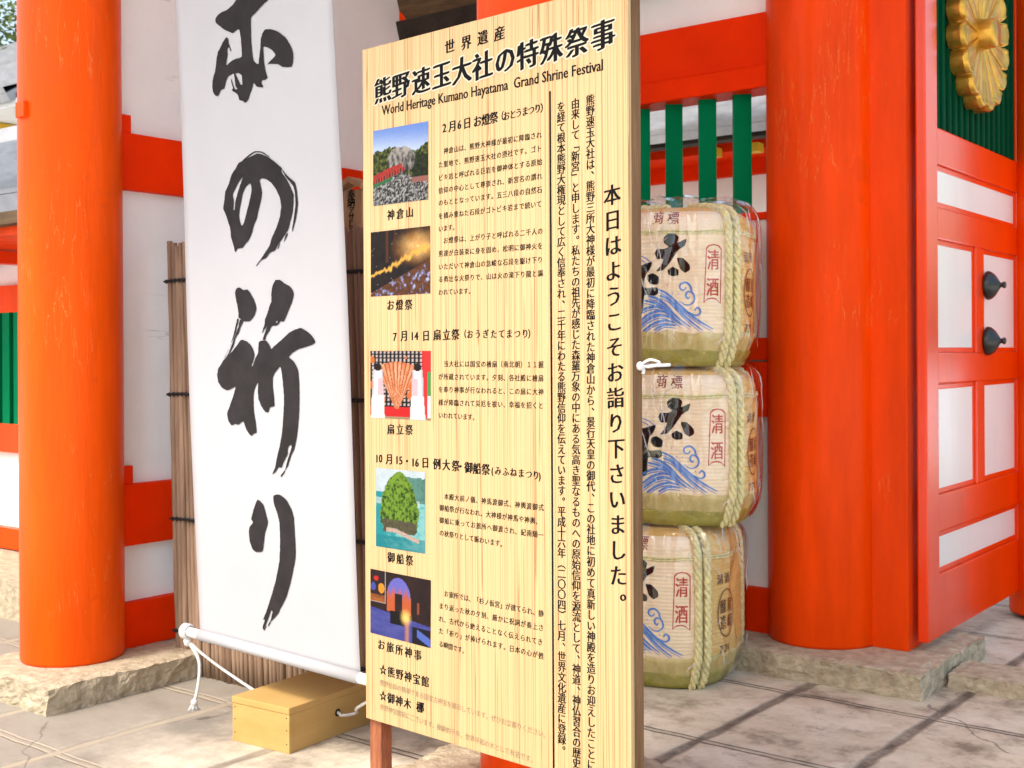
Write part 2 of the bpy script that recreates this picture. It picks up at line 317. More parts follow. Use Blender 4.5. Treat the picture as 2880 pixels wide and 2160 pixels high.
def put(mb, fr, s, cx, cy, w, h, bold=0, slant=0, lift=0, narrow=1, fit=None):
    """one glyph (or a latin string fitted to a width) into a frame fr(s, t, lift) -> 3D"""
    vs, fs = glyph(s)
    if not vs: return
    if fit:
        x0 = min(v[0] for v in vs); x1 = max(v[0] for v in vs); k = fit / (x1 - x0)
        pts = [(cx + (x - (x0 + x1) / 2) * k, cy + (y - .34) * h + slant * (x - (x0 + x1) / 2) * k) for x, y in vs]
    else:
        lat = len(s) == 1 and ord(s) < 128; adv = .6 if lat else 1
        pts = [(cx + (x - adv / 2) * w * narrow, cy + (y - .38) * h + slant * (x - adv / 2) * w) for x, y in vs]
    if fit:
        for x0_, x1_, y_ in SER.get(s, []):
            up_ = -1 if y_ > .3 else 1; q = [(x0_ - .06, y_), (x1_ + .06, y_), (x1_ + .02, y_ + .045 * up_), (x0_ - .02, y_ + .045 * up_)]
            mb.add([fr(cx + (x - (x0 + x1) / 2) * k, cy + (y - .34) * h + slant * (x - (x0 + x1) / 2) * k, lift + .0002) for x, y in q], [(0, 1, 2, 3)])
    shifts = [0] if not bold else [-bold, 0, bold]
    for i, d in enumerate(shifts):
        mb.add([fr(x + d, y + abs(d) * .25 * (1 if d > 0 else -1), lift + i * .00006) for x, y in pts], fs)
JC0, JCS, JA0, JAS = -2.05, .53, 4.25, .70

CRACKS = [(at_z(120, 2030), at_z(70, 2175)), (at_z(2606, 1981), at_z(2840, 2118))]
# ================================================================== SETTING
def struct(name, mb, m):
    o = obj(name, mb, m); o['kind'] = 'structure'; return o
g = MB(); g.add([(-90, -60, 0), (90, -60, 0), (90, 120, 0), (-90, 120, 0)], [(0, 1, 2, 3)])
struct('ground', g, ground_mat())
g = MB(); g.add([(-90, -60, .004), (90, -60, .004), (90, 1.35, .004), (-90, 1.35, .004)], [(0, 1, 2, 3)]); g.add([(1.4, 1.352, .004), (90, 1.352, .004), (90, 110, .004), (1.4, 110, .004)], [(0, 1, 2, 3)])
struct('gravel_bounce_sheet', g, mat('pale_bounce_gravel', (.74, .73, .71), .9, .10, 60, .8, 140, .1))  # unseen pale sheets added to bounce light in under the roof

# ---- key positions
r1, r3 = .198, .228
p1f = at_z(206, 1877, .1); P1 = p1f + (V((p1f.x, p1f.y, 0)).normalized() * r1); P1.z = 0
p3f = at_z(2318, 1828, .1); P3 = p3f + (V((p3f.x, p3f.y, 0)).normalized() * r3); P3.z = 0
c1, a1, c3, a3 = P1.x, P1.y, P3.x, P3.y
D2 = V((c3, a1, 0)).dot(FWD); P2 = camxy(1345, D2) + RIGHT * r1
print('P1', P1, 'P3', P3, 'P2', P2)
gate = thing('shrine_gate', 'vermilion shrine gate with round pillars, white plaster bays, green slats and open door', 'gate', (c1, a3, 0))

def rough_stone(x0, x1, y0, y1, z0, z1, amp=.018, seed=0, n=.022):
    mb = MB()
    def face(o, u, v, nu, nv):
        pts = []
        for j in range(nv + 1):
            for i in range(nu + 1): pts.append(o + u * (i / nu) + v * (j / nv))
        mb.add(pts, [(j * (nu + 1) + i, j * (nu + 1) + i + 1, (j + 1) * (nu + 1) + i + 1, (j + 1) * (nu + 1) + i) for j in range(nv) for i in range(nu)], False)
    X, Y, Z = x1 - x0, y1 - y0, z1 - z0
    nx, ny, nz = max(2, int(X / n)), max(2, int(Y / n)), max(4, int(Z / .012))
    o = V((x0, y0, z0))
    face(o, V((X, 0, 0)), V((0, 0, Z)), nx, nz); face(o + V((0, Y, 0)), V((X, 0, 0)), V((0, 0, Z)), nx, nz)
    face(o, V((0, Y, 0)), V((0, 0, Z)), ny, nz); face(o + V((X, 0, 0)), V((0, Y, 0)), V((0, 0, Z)), ny, nz)
    face(o + V((0, 0, Z)), V((X, 0, 0)), V((0, Y, 0)), nx, ny)
    c = V(((x0 + x1) / 2, (y0 + y1) / 2, (z0 + z1) / 2))
    for i, p in enumerate(mb.v):
        e = min(min(abs(p.x - x0), abs(p.x - x1)), min(abs(p.y - y0), abs(p.y - y1)))
        q = p * 14 + V((seed, 0, 0)); d = NZ.noise_vector(q) * amp + NZ.noise_vector(q * 2.7) * amp * .7 + NZ.noise_vector(q * 6.1) * amp * .35
        if e > .03: d *= .12
        if p.z > z1 - .004 and e <= .03: d.z -= .004
        if p.z < .01: d.z = 0
        mb.v[i] = p + d
    return mb
sL = at_z(135, 2017); sR = at_z(2590, 1975)
def weld(o, dist=.0005):
    bm = bmesh.new(); bm.from_mesh(o.data); bmesh.ops.remove_doubles(bm, verts=bm.verts, dist=dist); bmesh.ops.recalc_face_normals(bm, faces=bm.faces); bm.to_mesh(o.data); bm.free(); return o
weld(obj('foundation_stone', rough_stone(sL.x - .62, sL.x, sL.y, at_z(548, 1890).y + .02, -.02, .1, .010, 1), STONE, gate))
weld(obj('foundation_stone', rough_stone(sR.x - 1.2, sR.x, sR.y, sR.y + .80, -.02, .1, .010, 5), STONE, gate))
k1 = at_z(2653, 1930); k2 = at_z(2880, 1975)
weld(obj('threshold_stone', rough_stone(sR.x + .02, sR.x + 2.6, (k1.y + k2.y) / 2, (k1.y + k2.y) / 2 + .26, -.02, .062, .008, 9), STONE, gate))
weld(obj('foundation_stone', rough_stone(P2.x - .40, at_z(1960, 2160, .1).x, P2.y - .35, at_z(1850, 2139, .1).y, -.02, .1, .010, 3), STONE, gate))

def pillar(p, r, z0=.1, z1=4.6, m=VERM):
    mb = MB(); mb.lathe([(r * .985, z0), (r, z0 + .012), (r, 1.5), (r * .985, 3.2), (r * .96, z1)], 72, (p.x, p.y, 0)); return obj('pillar', mb, m, gate)
pillar(P1, r1, m=VERM_S); pillar(P2, r1); pillar(P3, r3); pillar(V((c1, a3, 0)), .18)
# plug in the side of the left pillar
q = P1 - V((.0, 0, 0)); plug_d = (at_plane(95, 300, P1 - FWD * r1 * .6, FWD) - P1); plug_d.z = 0; plug_d.normalize()
mb = MB(); pc = P1 + plug_d * (r1 - .012); pu = V((-plug_d.y, plug_d.x, 0)); zt = at_plane(80, 288, pc, FWD).z; zb = at_plane(80, 332, pc, FWD).z
mb.obox(pc - pu * .032 + V((0, 0, zb)), pu * .064, plug_d * .028, V((0, 0, zt - zb))); obj('peg_plug', mb, VERM_S, gate, .004)

# ---- left bay wall (plane x = c1), beams
cb = c1 + .085
def zl(y, x=345): return at_c(x, y, cb).z
y0, y1 = a1 + .1, a3 - .1
ZL = dict(t1=zl(370), t0=zl(531), m1=zl(1365), m0=zl(1539), b1=zl(1700), b0=zl(1822))
print('left wall', ZL)
mb = MB(); mb.box(c1 - .05, c1 + .045, a1, a3, ZL['b0'], 4.6); obj('wall_panel', mb, WHITE, gate)
for n, (za, zb) in dict(t=(ZL['t0'], ZL['t1']), m=(ZL['m0'], ZL['m1']), b=(ZL['b0'] - .01, ZL['b1'])).items():
    mb = MB(); mb.box(c1 - .09, cb, a1 + .05, a3 - .05, za, zb); obj('tie_beam', mb, VERM_D, gate, .006)
for z in (ZL['t1'], ZL['m1']):   # wedges against the pillar
    mb = MB(); mb.box(c1 + .03, cb - .012, a1 + r1 - .03, a1 + r1 + .035, z - .01, z + .075); obj('beam_wedge', mb, VERM_D, gate, .004)
mb = MB(); mb.box(c1 - .1, cb + .02, at_z(548, 1890).y, a3, 0, ZL['b0'] - .012); obj('sill_stone', mb, STONE, gate)

# ---- right bay wall (plane y = a3), lattice window
ab = a3 - .085
def zr(y, x=2140, d=0): return at_a(x, y, ab + d).z
ZR = dict(t1=zr(34), t0=zr(187), u0=zr(249), sill=zr(602), m1=zr(950), ms=zr(1015), m0=zr(1172), b1=zr(1655), b0=zr(1782))
print('right wall', ZR)
x0, x1 = c1 + .1, c3 - .1
mb = MB(); mb.box(c1 + .05, c3, a3 - .05, a3 + .05, ZR['t1'] - .05, 4.6); obj('wall_panel', mb, WHITE, gate)
mb = MB(); mb.box(c1 + .05, c3, a3 - .05, a3 + .05, ZR['b0'], ZR['sill'] - .02); obj('wall_panel', mb, WHITE, gate)
mb = MB(); mb.box(x0, x1, ab, a3 + .09, ZR['t0'] + .003, ZR['t1']); obj('tie_beam', mb, VERM_D, gate, .006)
mb = MB(); mb.box(x0, x1, ab - .03, a3 + .06, ZR['u0'], ZR['t0']); obj('window_head', mb, VERM_D, gate, .008)
mb = MB(); mb.box(x0, x1, ab + .02, a3 + .07, ZR['sill'] - .02, ZR['sill'] + .012); obj('window_sill', mb, VERM_D, gate, .004)
mb = MB(); mb.box(x0, x1, ab, a3 + .09, ZR['ms'] + .004, ZR['m1']); obj('tie_beam', mb, VERM_D, gate, .006)
mb = MB(); mb.box(x0, x1, ab - .012, a3 + .09, ZR['m0'], ZR['ms'] - .004); obj('tie_beam', mb, VERM_D, gate, .006)
mb = MB(); mb.box(x0, x1, ab, a3 + .09, ZR['b0'], ZR['b1']); obj('tie_beam', mb, VERM_D, gate, .006)
mb = MB(); mb.box(x0, x1, a3 - .12, a3 + .12, 0, ZR['b0'] - .004); obj('sill_stone', mb, STONE, gate)
xs = [at_a(px, 400, a3).x for px in (1895.5, 1990, 2087)]; pitch = (xs[2] - xs[0]) / 2; w = .052
k = xs[2]
while k > c1 + .25:   # square bars set cornerwise
    mb = MB(); mb.add([(k + dx, a3 + dy, z) for z in (ZR['sill'] + .01, ZR['u0'] + .01) for dx, dy in ((-w, .012), (-.012, -w), (w, -.012), (.012, w))],
                      [(0, 1, 5, 4), (1, 2, 6, 5), (2, 3, 7, 6), (3, 0, 4, 7), (3, 2, 1, 0), (4, 5, 6, 7)]); obj('lattice_bar', mb, GREEN, gate); k -= pitch

# ---- jamb board beside the right pillar, open door leaf running back along +y
jz = .1; jA = at_z(2440, 1820, jz); jB = at_z(2560, 1831, jz); aj = (jA.y + jB.y) / 2
mb = MB(); mb.box(jA.x - .03, jB.x, aj, aj + .16, jz, 4.4); obj('door_jamb', mb, VERM, gate, .004)
dz0 = .135; dC = at_z(2611, 1811, dz0); cd, ad = dC.x, dC.y - .0
thick = cd - at_a(2581, 1811, ad).x
print('door', cd, ad, thick)
def td(px, y=900): return at_c(px, y, cd).y
def zd(y, px=2640): return at_c(px, y, cd).z
aS1 = td(2640); aM0, aM1 = td(2748), td(2771); aE0 = td(2864); aE1 = aE0 + (aS1 - ad) * 1.05
Z = dict(g=zd(358), r1=zd(461), w1=zd(580), r2=zd(672), p1=zd(992), p2=zd(1081), q1=zd(1393), q2=zd(1500), s1=zd(1618))
print('door z', Z, aS1 - ad, aM0 - ad, aM1 - ad, aE0 - ad)
dtop = 3.75
def dbox(ya, yb, za, zb, out=0.0): f = MB(); f.box(cd - thick, cd + out, ya, yb, za, zb); return f
fr = MB(); fr.box(cd - thick, cd, ad, aS1, dz0, dtop); fr.box(cd - thick, cd, aE0, aE1, dz0, dtop)
for za, zb in ((Z['r1'], Z['g']), (Z['r2'], Z['w1']), (Z['p2'], Z['p1']), (Z['q2'], Z['q1']), (dz0, Z['s1']), (3.62, dtop)):
    fr.box(cd - thick + .002, cd - .002, aS1 - .004, aE0 + .004, za, zb)
for za, zb in ((Z['q1'], Z['p2']), (Z['p1'], Z['r2'])): fr.box(cd - thick + .003, cd - .003, aM0, aM1, za - .002, zb + .002)
door = obj('door', fr, VERM_DOOR, gate, .007)
def bead(ya, yb, za, zb):   # thin moulding round a door panel
    m = MB(); w = .022
    for b in ((ya, yb, za, za + w), (ya, yb, zb - w, zb), (ya, ya + w, za + w, zb - w), (yb - w, yb, za + w, zb - w)):
        m.box(cd - thick * .75, cd - .014, *b)
    return m
for ya, yb, za, zb in ((aS1, aE0, Z['w1'], Z['r1']), (aS1, aM0, Z['p1'], Z['r2']), (aM1, aE0, Z['p1'], Z['r2']), (aS1, aM0, Z['q1'], Z['p2']), (aM1, aE0, Z['q1'], Z['p2']), (aS1, aE0, Z['s1'], Z['q2'])):
    m = MB(); m.box(cd - thick * .7, cd - thick * .40, ya - .004, yb + .004, za - .004, zb + .004); obj('door_panel', m, DOORW, door)
    obj('panel_moulding', bead(ya, yb, za, zb), VERM_DOOR, door, .004)
m = MB(); y = aS1; cg = cd - .008
m.box(cd - thick + .002, cg - .024, aS1 - .004, aE0 + .004, Z['g'] - .004, 3.63)
while y < aE0 - .02:
    m.box(cg - .0245, cg, y + .014, min(y + .060, aE0), Z['g'], 3.63); y += .078
obj('door_slats', m, GREEN_D, door, .012)
# chrysanthemum crest
cp = at_c(2775, 96, cg + .07); Rc = at_c(2775, 96, cg).z - at_c(2775, 312, cg).z
Rc *= .955; m = MB(); NP = 16; seg = 20; ring = [.17, .24, .36, .5, .64, .76, .85, .91, .95, .98, 1.0]; nn = NP * seg; T = .085; vs_ = []
for ri, rr in enumerate(ring):
    for k in range(nn):
        ph = (k % seg) / seg; th = 2 * pi * k / nn; s = abs(sin(pi * ph))
        R = Rc * rr * (1 if rr < .6 else 1 - ((rr - .6) / .4) ** 2 * .17 * (1 - s ** .5))
        rim = .010 * math.exp(-((rr - .95) / .035) ** 2) + .006 * math.exp(-((ph - .5) / .36) ** 8) * 0 + .007 * (math.exp(-((ph - .13) / .07) ** 2) + math.exp(-((ph - .87) / .07) ** 2)) * min(1, rr * 1.2)
        hgt = T * (.60 + .22 * rr) * (1 - .42 * (1 - s ** .30)) + rim - (.014 if rr > .99 else 0)
        vs_.append((cg + hgt, cp.y + R * sin(th), cp.z + R * cos(th)))
m.add(vs_, [(i * nn + k, i * nn + (k + 1) % nn, (i + 1) * nn + (k + 1) % nn, (i + 1) * nn + k) for i in range(len(ring) - 1) for k in range(nn)], True)
top_ = vs_[-nn:]; m.add(top_ + [(cg + .001, p[1], p[2]) for p in top_], [(k, (k + 1) % nn, nn + (k + 1) % nn, nn + k) for k in range(nn)], True)
m.add([(cg + T + .012, cp.y + Rc * .19 * sin(2 * pi * k / 32), cp.z + Rc * .19 * cos(2 * pi * k / 32)) for k in range(32)] +
      [(cg + T + .030, cp.y + Rc * .17 * sin(2 * pi * k / 32), cp.z + Rc * .165 * cos(2 * pi * k / 32)) for k in range(32)] +
      [(cg + .03, cp.y + Rc * .20 * sin(2 * pi * k / 32), cp.z + Rc * .20 * cos(2 * pi * k / 32)) for k in range(32)] + [(cg + T + .030, cp.y, cp.z)],
      [(k, (k + 1) % 32, 32 + (k + 1) % 32, 32 + k) for k in range(32)] + [(64 + k, 64 + (k + 1) % 32, (k + 1) % 32, k) for k in range(32)] + [(32 + k, 32 + (k + 1) % 32, 96) for k in range(32)], True)
obj('chrysanthemum_crest', m, GOLD, door)
for py in (803, 959):    # black iron bosses with a pointed tip
    b = at_c(2776, py, cd); m = MB(); prof = [(.060, 0), (.062, .005), (.058, .018), (.046, .033), (.031, .044), (.018, .053), (.011, .058), (.010, .066), (.014, .070), (.014, .079), (.008, .082)]
    vs2 = []; n = 32
    for r, h in prof:
        for k in range(n): vs2.append((cd + h, b.y + r * 1.06 * cos(2 * pi * k / n), b.z + r * 1.06 * sin(2 * pi * k / n)))
    m.add(vs2, [(i * n + k, i * n + (k + 1) % n, (i + 1) * n + (k + 1) % n, (i + 1) * n + k) for i in range(len(prof) - 1) for k in range(n)] + [[(len(prof) - 1) * n + k for k in range(n)]], True)
    obj('iron_boss', m, BLACKM, door)
# rear pillar beyond the end of the door
p4 = at_z(2880, 1700, .1); P4 = V((cd - .02, aE1 + .33, 0)); P4 = camxy(2843, V((p4.x, p4.y, 0)).dot(FWD) + .2) + RIGHT * .2
pillar(P4, .2, .02)
mb = MB(); mb.box(c3 + .1, P4.x - .15, a3 + .1, a3 + .16, 3.75, 4.4); 
# ---- roof, out of view; eave set for its shade, ends shortened to admit skylight
EA = .98; EZ = 4.0
mb = MB(); rx0, rx1 = -5.75, .3
prof = [(EA, EZ), (2.6, 4.62), (4.6, 5.6), (6.0, 6.6), (7.4, 5.6), (8.6, 5.0)]
vs3 = []
for x in (rx0, rx1):
    for (y, z) in prof: vs3.append((x, y, z))
    for (y, z) in prof: vs3.append((x, y, z + .16))
n = len(prof); fs = []
for i in range(n - 1):
    fs += [(i, i + 1, 2 * n + i + 1, 2 * n + i), (n + i, n + i + 1, 3 * n + i + 1, 3 * n + i), (i, i + 1, n + i + 1, n + i), (2 * n + i, 2 * n + i + 1, 3 * n + i + 1, 3 * n + i)]
fs += [(0, n, 3 * n, 2 * n), (n - 1, 2 * n - 1, 4 * n - 1, 3 * n - 1)]
mb.add(vs3, fs); obj('roof', mb, TILE, gate)
m = MB(); y = rx0 + .15
while y < rx1:   # rafters under the front eave
    m.obox((y, EA + .05, EZ - .10), (.09, 0, 0), (0, 4.4, 2.2), (0, 0, .095)); y += .36
obj('rafters', m, VERM_D, gate)
m = MB()
for i in range(len(prof) - 1): m.add([(rx0 + .05, prof[i][0], prof[i][1] - .006), (rx1 - .05, prof[i][0], prof[i][1] - .006), (rx1 - .05, prof[i + 1][0], prof[i + 1][1] - .006), (rx0 + .05, prof[i + 1][0], prof[i + 1][1] - .006)], [(0, 1, 2, 3)])
obj('bounce_ceiling', m, WHITE, gate)  # white underside added out of view to bounce light into the bays
m = MB(); m.box(rx0 + .3, rx1 - .3, a1 - .1, a1 + .1, 4.3, 4.55); m.box(rx0 + .3, rx1 - .3, a3 - .1, a3 + .1, 4.605, 4.85); m.box(c3 - .1, c3 + .1, a1, a3, 4.3, 4.55)
obj('head_beams', m, VERM_D, gate, .01)

# ---- framed wooden votive panel high on the right bay wall, leaning forward
vA = at_a(1074, 124, a3 - .12); vB = at_a(1700, 0, a3 - .12)
vt = thing('votive_panel', 'large old wooden votive panel in a black frame hung high behind the notice board', 'panel', (vA.x, vA.y, vA.z))
u = V((1.75, 0, 0)); up = V((0, -.30, 1.0)).normalized() * 1.15; nn_ = V((0, -1, -.30)).normalized()
o0 = V((vA.x + .02, a3 - .10, vA.z))
mb = MB(); mb.obox(o0 + up * .04 + u * .03, u * .94, up * .92, nn_ * .03); obj('plank_face', mb, BROWNW, vt)
for s, (oo, uu, vv) in enumerate(((o0, u, up * .085), (o0 + up * .915, u, up * .085), (o0 + up * .085, u * .055, up * .83), (o0 + up * .085 + u * .945, u * .055, up * .83))):
    mb = MB(); mb.obox(oo, uu, vv, nn_ * .075); obj('frame_rail', mb, DARKW, vt, .006)

# ================================================================== buildings behind
def tiled_roof(mb, x0, x1, ye, ze, yr, zr_, pitch=.24, r=.055, bands=0):
    L_ = V((0, yr - ye, zr_ - ze)); nrm = V((0, -(zr_ - ze), yr - ye)).normalized()
    mb.obox((x0, ye, ze), (x1 - x0, 0, 0), L_, nrm * -.08)
    n = int(L_.length / pitch)
    for i in range(n):      # overlapping courses
        o = V((x0, ye, ze)) + L_ * (i / n) + nrm * .003
        mb.add([o, o + V((x1 - x0, 0, 0)), o + V((x1 - x0, 0, 0)) + L_ / n, o + L_ / n, o + nrm * r, o + V((x1 - x0, 0, 0)) + nrm * r], [(4, 5, 2, 3), (0, 1, 5, 4)])
HD = 7.0
hp = at_z(30, 1537, .2); ha = hp.y
cor = thing('corridor_building', 'low roofed corridor with green slats and white plaster left of the gate', 'building', (hp.x, ha, 0))
def zh(y, o=0): return at_a(30, y, ha - o).z
hx0, hx1 = hp.x - 6, -4.75
mb = MB(); mb.box(hx0, hx1, ha, ha + .12, .1, zh(560)); obj('wall', mb, WHITE, cor)
for ya, yb, nm in ((1537, 1480, 'ground_beam'), (1269, 1190, 'sill_beam'), (880, 805, 'head_beam')):
    mb = MB(); mb.box(hx0, hx1, ha - .05, ha + .02, zh(ya), zh(yb)); obj(nm, mb, VERM, cor)
mb = MB(); mb.box(hx0, hx1, ha - .008, ha + .015, zh(1190), zh(880)); obj('window', mb, DARKW, cor)
k = hx0 + .1
while k < hx1:
    mb = MB(); mb.box(k, k + .075, ha - .045, ha - .009, zh(1190), zh(880)); obj('slat', mb, GREEN, cor); k += .118
for k in range(12):
    x = hp.x + .27 - k * .42
    rb = MB(); rb.box(x, x + .09, ha - .62, ha - .05, zh(708, .62), zh(668, .62)); o = obj('rafter', rb, VERM, cor)
    rb = MB(); rb.box(x - .002, x + .092, ha - .632, ha - .621, zh(708, .62) - .002, zh(668, .62) + .002); obj('rafter_cap', rb, YEL, o)
mb = MB(); mb.box(hx0, hx1, ha - .66, ha - .05, zh(660, .66), zh(632, .66)); obj('eave_beam', mb, VERM, cor)
mb = MB(); mb.box(hx0, hx1, ha - .74, ha - .67, zh(628, .74), zh(566, .74)); obj('fascia', mb, BROWNW, cor)
mb = MB(); mb.box(hx0, hx1, ha - .76, ha - .05, zh(562, .76), zh(548, .76)); obj('eave_board', mb, WHITE, cor)
ez = zh(544, .78); mb = MB(); tiled_roof(mb, hx0, hx1, ha - .78, ez, ha + .35, at_a(30, 400, ha + .35).z, .085, .022); obj('roof', mb, TILE, cor)
rz_ = at_a(30, 400, ha + .35).z; mb = MB(); mb.box(hx0, hx1, ha + .33, ha + .55, rz_ - .02, at_a(30, 356, ha + .33).z); obj('ridge', mb, TILEW, cor)
mb = MB(); mb.box(hx0, hx1, ha - .55, ha + .2, -.02, .19); obj('plinth', mb, STONE, cor)
# far hall on the left, only roof, gable and eave seen
fp = camxy(40, 13.5); fa = fp.y
hall = thing('shrine_hall', 'distant hall with pale tiled roof above the corridor roof', 'building', (fp.x, fa, 0))
def zf(y, o=0): return at_a(30, y, fa - o).z
mb = MB(); mb.box(fp.x - 5, fp.x + 1.6, fa, fa + 4, 0, zf(352)); obj('wall', mb, WHITE, hall)
mb = MB(); mb.box(fp.x - 5, fp.x + 1.6, fa - .06, fa - .003, zf(352), zf(312)); obj('eave_beam', mb, VERM_D, hall)
mb = MB(); mb.box(fp.x - 5, fp.x + 1.6, fa - .9, fa + 4, zf(300, .9), zf(262, .9)); obj('eave_board', mb, WHITE, hall)
for i in range(7):
    mb = MB(); mb.box(fp.x + .55 - i * .62, fp.x + .69 - i * .62, fa - .75, fa - .065, zf(343, .75), zf(318, .75)); obj('rafter_cap', mb, YEL, hall)
mb = MB(); tiled_roof(mb, fp.x - 5, fp.x + 1.6, fa - 1.0, zf(258, 1), fa + 1.6, at_a(30, 128, fa + 1.6).z, .3, .06); obj('roof', mb, TILEW, hall)
# rear hall seen through the lattice
rp = camxy(2000, 12.0); ra = rp.y
rear = thing('shrine_hall', 'hall with pale roof and dark eave seen through the green lattice window', 'building', (rp.x, ra, 0))
def zq(y, o=0): return at_a(2000, y, ra - o).z
mb = MB(); mb.box(rp.x - 4, rp.x + 3, ra, ra + 3, 0, zq(380)); obj('wall', mb, WHITE, rear)
mb = MB(); mb.box(rp.x - 4, rp.x + 3, ra - .08, ra - .003, zq(505), zq(455)); obj('head_beam', mb, VERM_D, rear)
mb = MB(); mb.box(rp.x - 4, rp.x + 3, ra - .6, ra - .003, zq(432, .6), zq(400, .6)); obj('eave_beam', mb, VERM_D, rear)
mb = MB(); mb.box(rp.x - 4, rp.x + 3, ra - 1.1, ra - .95, zq(398, 1.1), zq(362, 1.1)); obj('fascia', mb, DARKW, rear)
mb = MB(); tiled_roof(mb, rp.x - 4, rp.x + 3, ra - 1.2, zq(360, 1.2), ra + 1.6, zq(225, -1.6), .17, .05); obj('roof', mb, TILEW, rear)
for i in range(12):
    mb = MB(); mb.box(rp.x - 2.6 + i * .42, rp.x - 2.49 + i * .42, ra - .72, ra - .605, zq(440, .72), zq(415, .72)); obj('rafter_cap', mb, YEL, rear)

# tree above the far roofs
def leafy(name, label, base, hgt, rad, n, cols, seed):
    rnd = random.Random(seed); t = thing(name, label, 'tree', base)
    mb = MB(); mb.tube(smoothpath([base, base + V((.1, 0, hgt * .35)), base + V((-.1, .1, hgt * .8))]), .2, 10, lambda q: .22 * (1 - .75 * q))
    cl = []
    for i in range(46):
        d = V((rnd.gauss(0, 1), rnd.gauss(0, 1), rnd.gauss(0, .8))).normalized() * rad * rnd.uniform(.35, 1); cl.append(base + V((0, 0, hgt * .8)) + d)
        if i % 3 == 0: mb.tube([base + V((0, 0, hgt * rnd.uniform(.35, .75))), cl[-1]], .05, 5, lambda q: .06 * (1 - .8 * q))
    obj('trunk', mb, BROWNW, t)
    lm = MB()
    for c in cl:
        R = rad * rnd.uniform(.16, .32)
        for k in range(n):
            p = c + V((rnd.gauss(0, .5), rnd.gauss(0, .5), rnd.gauss(0, .35))) * R
            a = V((rnd.gauss(0, 1), rnd.gauss(0, 1), rnd.gauss(0, .6))).normalized() * .075; b = a.cross(V((rnd.random(), rnd.random(), rnd.random()))).normalized() * .032
            lm.add([p - a, p + b, p + a, p - b], [(0, 1, 2, 3)])
    obj('crown', lm, mat('leaf_green', (.17, .21, .035), .5, .3, 3, col2=(.06, .10, .015)), t)
leafy('broadleaf_tree', 'leafy yellow green tree rising behind the far hall roof', camxy(10, 18) + V((-.4, 0, 0)), 7.2, 2.6, 190, None, 3)

# ================================================================== NOTICE BOARD
DL, DR = 3.301, 2.696
bl = camxy(1024, DL); br_ = camxy(1771, DR); bs = (br_ - bl); BW = bs.length; bs.normalize(); bn = V((bs.y, -bs.x, 0))   # bn faces the viewer
def board_pt(x, y): p = at_plane(x, y, bl, bn); return ((p - bl).dot(bs), p.z)
BZ0 = board_pt(1023, 2017)[1]; BZ1 = board_pt(1026, 139)[1]
print('board', BW, BZ0, BZ1)
def bf(s, t, l=0): return bl + bs * s + V((0, 0, t)) + bn * (.0012 + l)
sign = thing('notice_board', 'tall pale wooden notice board printed with dense Japanese text and five photographs', 'notice board', tuple(bl + bs * BW / 2))
mb = MB(); mb.obox(bl + V((0, 0, BZ0)) - bn * .012, bs * BW, bn * .0128, V((0, 0, BZ1 - BZ0))); obj('panel', mb, BOARD, sign, .0015, 1)
TH = .047
for nm, s0, s1, t0, t1 in (('frame_rail', .0, BW, BZ1 - .05, BZ1), ('frame_rail', .0, BW, BZ0, BZ0 + .05)):
    mb = MB(); mb.obox(bl + bs * (s0 + .047) + V((0, 0, t0)) - bn * TH, bs * (s1 - s0 - .094), bn * (TH - .0125), V((0, 0, t1 - t0))); obj(nm, mb, FRAMEW, sign, .002, 1)
mb = MB(); mb.obox(bl + bs * (BW - .046) + V((0, 0, 0)) - bn * TH, bs * .046, bn * (TH - .0125), V((0, 0, BZ1))); obj('leg', mb, FRAMEW, sign, .003)
mb = MB(); mb.obox(bl - bn * (TH + .006), bs * .046, bn * (TH - .007), V((0, 0, BZ1 - .02))); obj('leg', mb, LEGW, sign, .003)

TXT = dict(); PART = [0]
def tmb(n): return TXT.setdefault((n, PART[0]), MB())
def line(part, text, p0, p1, em, bold=0, slant=.05, narrow=1, lift=0, wk=1.0):
    """characters spread evenly from the first cell centre to the last (board pixels)"""
    if part != 'body_lettering': PART[0] += 1
    a, b = board_pt(*p0), board_pt(*p1); n = len(text)
    sl = (b[1] - a[1]) / max(1e-6, b[0] - a[0])
    for i, ch in enumerate(text):
        k = i / max(1, n - 1)
        if ch in ' 　': continue
        put(tmb(part), bf, ch, a[0] + (b[0] - a[0]) * k, a[1] + (b[1] - a[1]) * k, em * wk, em, bold, slant, lift)
def cells(part, items, conv, em, bold=0, slant=.05, wk=1.0, newp=1):
    PART[0] += newp
    for ch, x, y in items:
        s, t = board_pt(*conv(x, y)); put(tmb(part), bf, ch, s, t, em * wk, em, bold, slant)
z3 = lambda x, y: (1000 + x / 2.370, y / 2.370)
z4 = lambda x, y: (1000 + x / 2.2118, 650 + y / 2.2118)
z5 = lambda x, y: (1000 + x / 2.048, 1350 + y / 2.048)
# heading
cells('heading_lettering', [('世', 630, 310), ('界', 740, 283), ('遺', 850, 250), ('産', 962, 222)], z3, .037, .0016, .07)
PART[0] += 1
HT = [('熊', 185, 600), ('野', 305, 568), ('速', 440, 537), ('玉', 577, 500), ('大', 712, 468), ('社', 850, 437), ('の', 1000, 398), ('特', 1150, 363), ('殊', 1307, 323), ('祭', 1478, 280), ('事', 1652, 232)]
for ch, x, y in HT:
    s, t = board_pt(*z3(x, y))
    put(tmb('heading_lettering'), bf, ch, s, t, .071, .072, .0033, .07, .0009)
    for dx, dy in ((-.0042, 0), (.0042, 0), (0, .004), (0, -.004), (.003, .003), (-.003, -.003), (.003, -.003), (-.003, .003)):
        put(tmb('heading_outline'), bf, ch, s + dx, t + dy, .071, .072, .0030, .07, .0002 + (dx + dy * 2.3 + .02) * .012)
PART[0] += 1
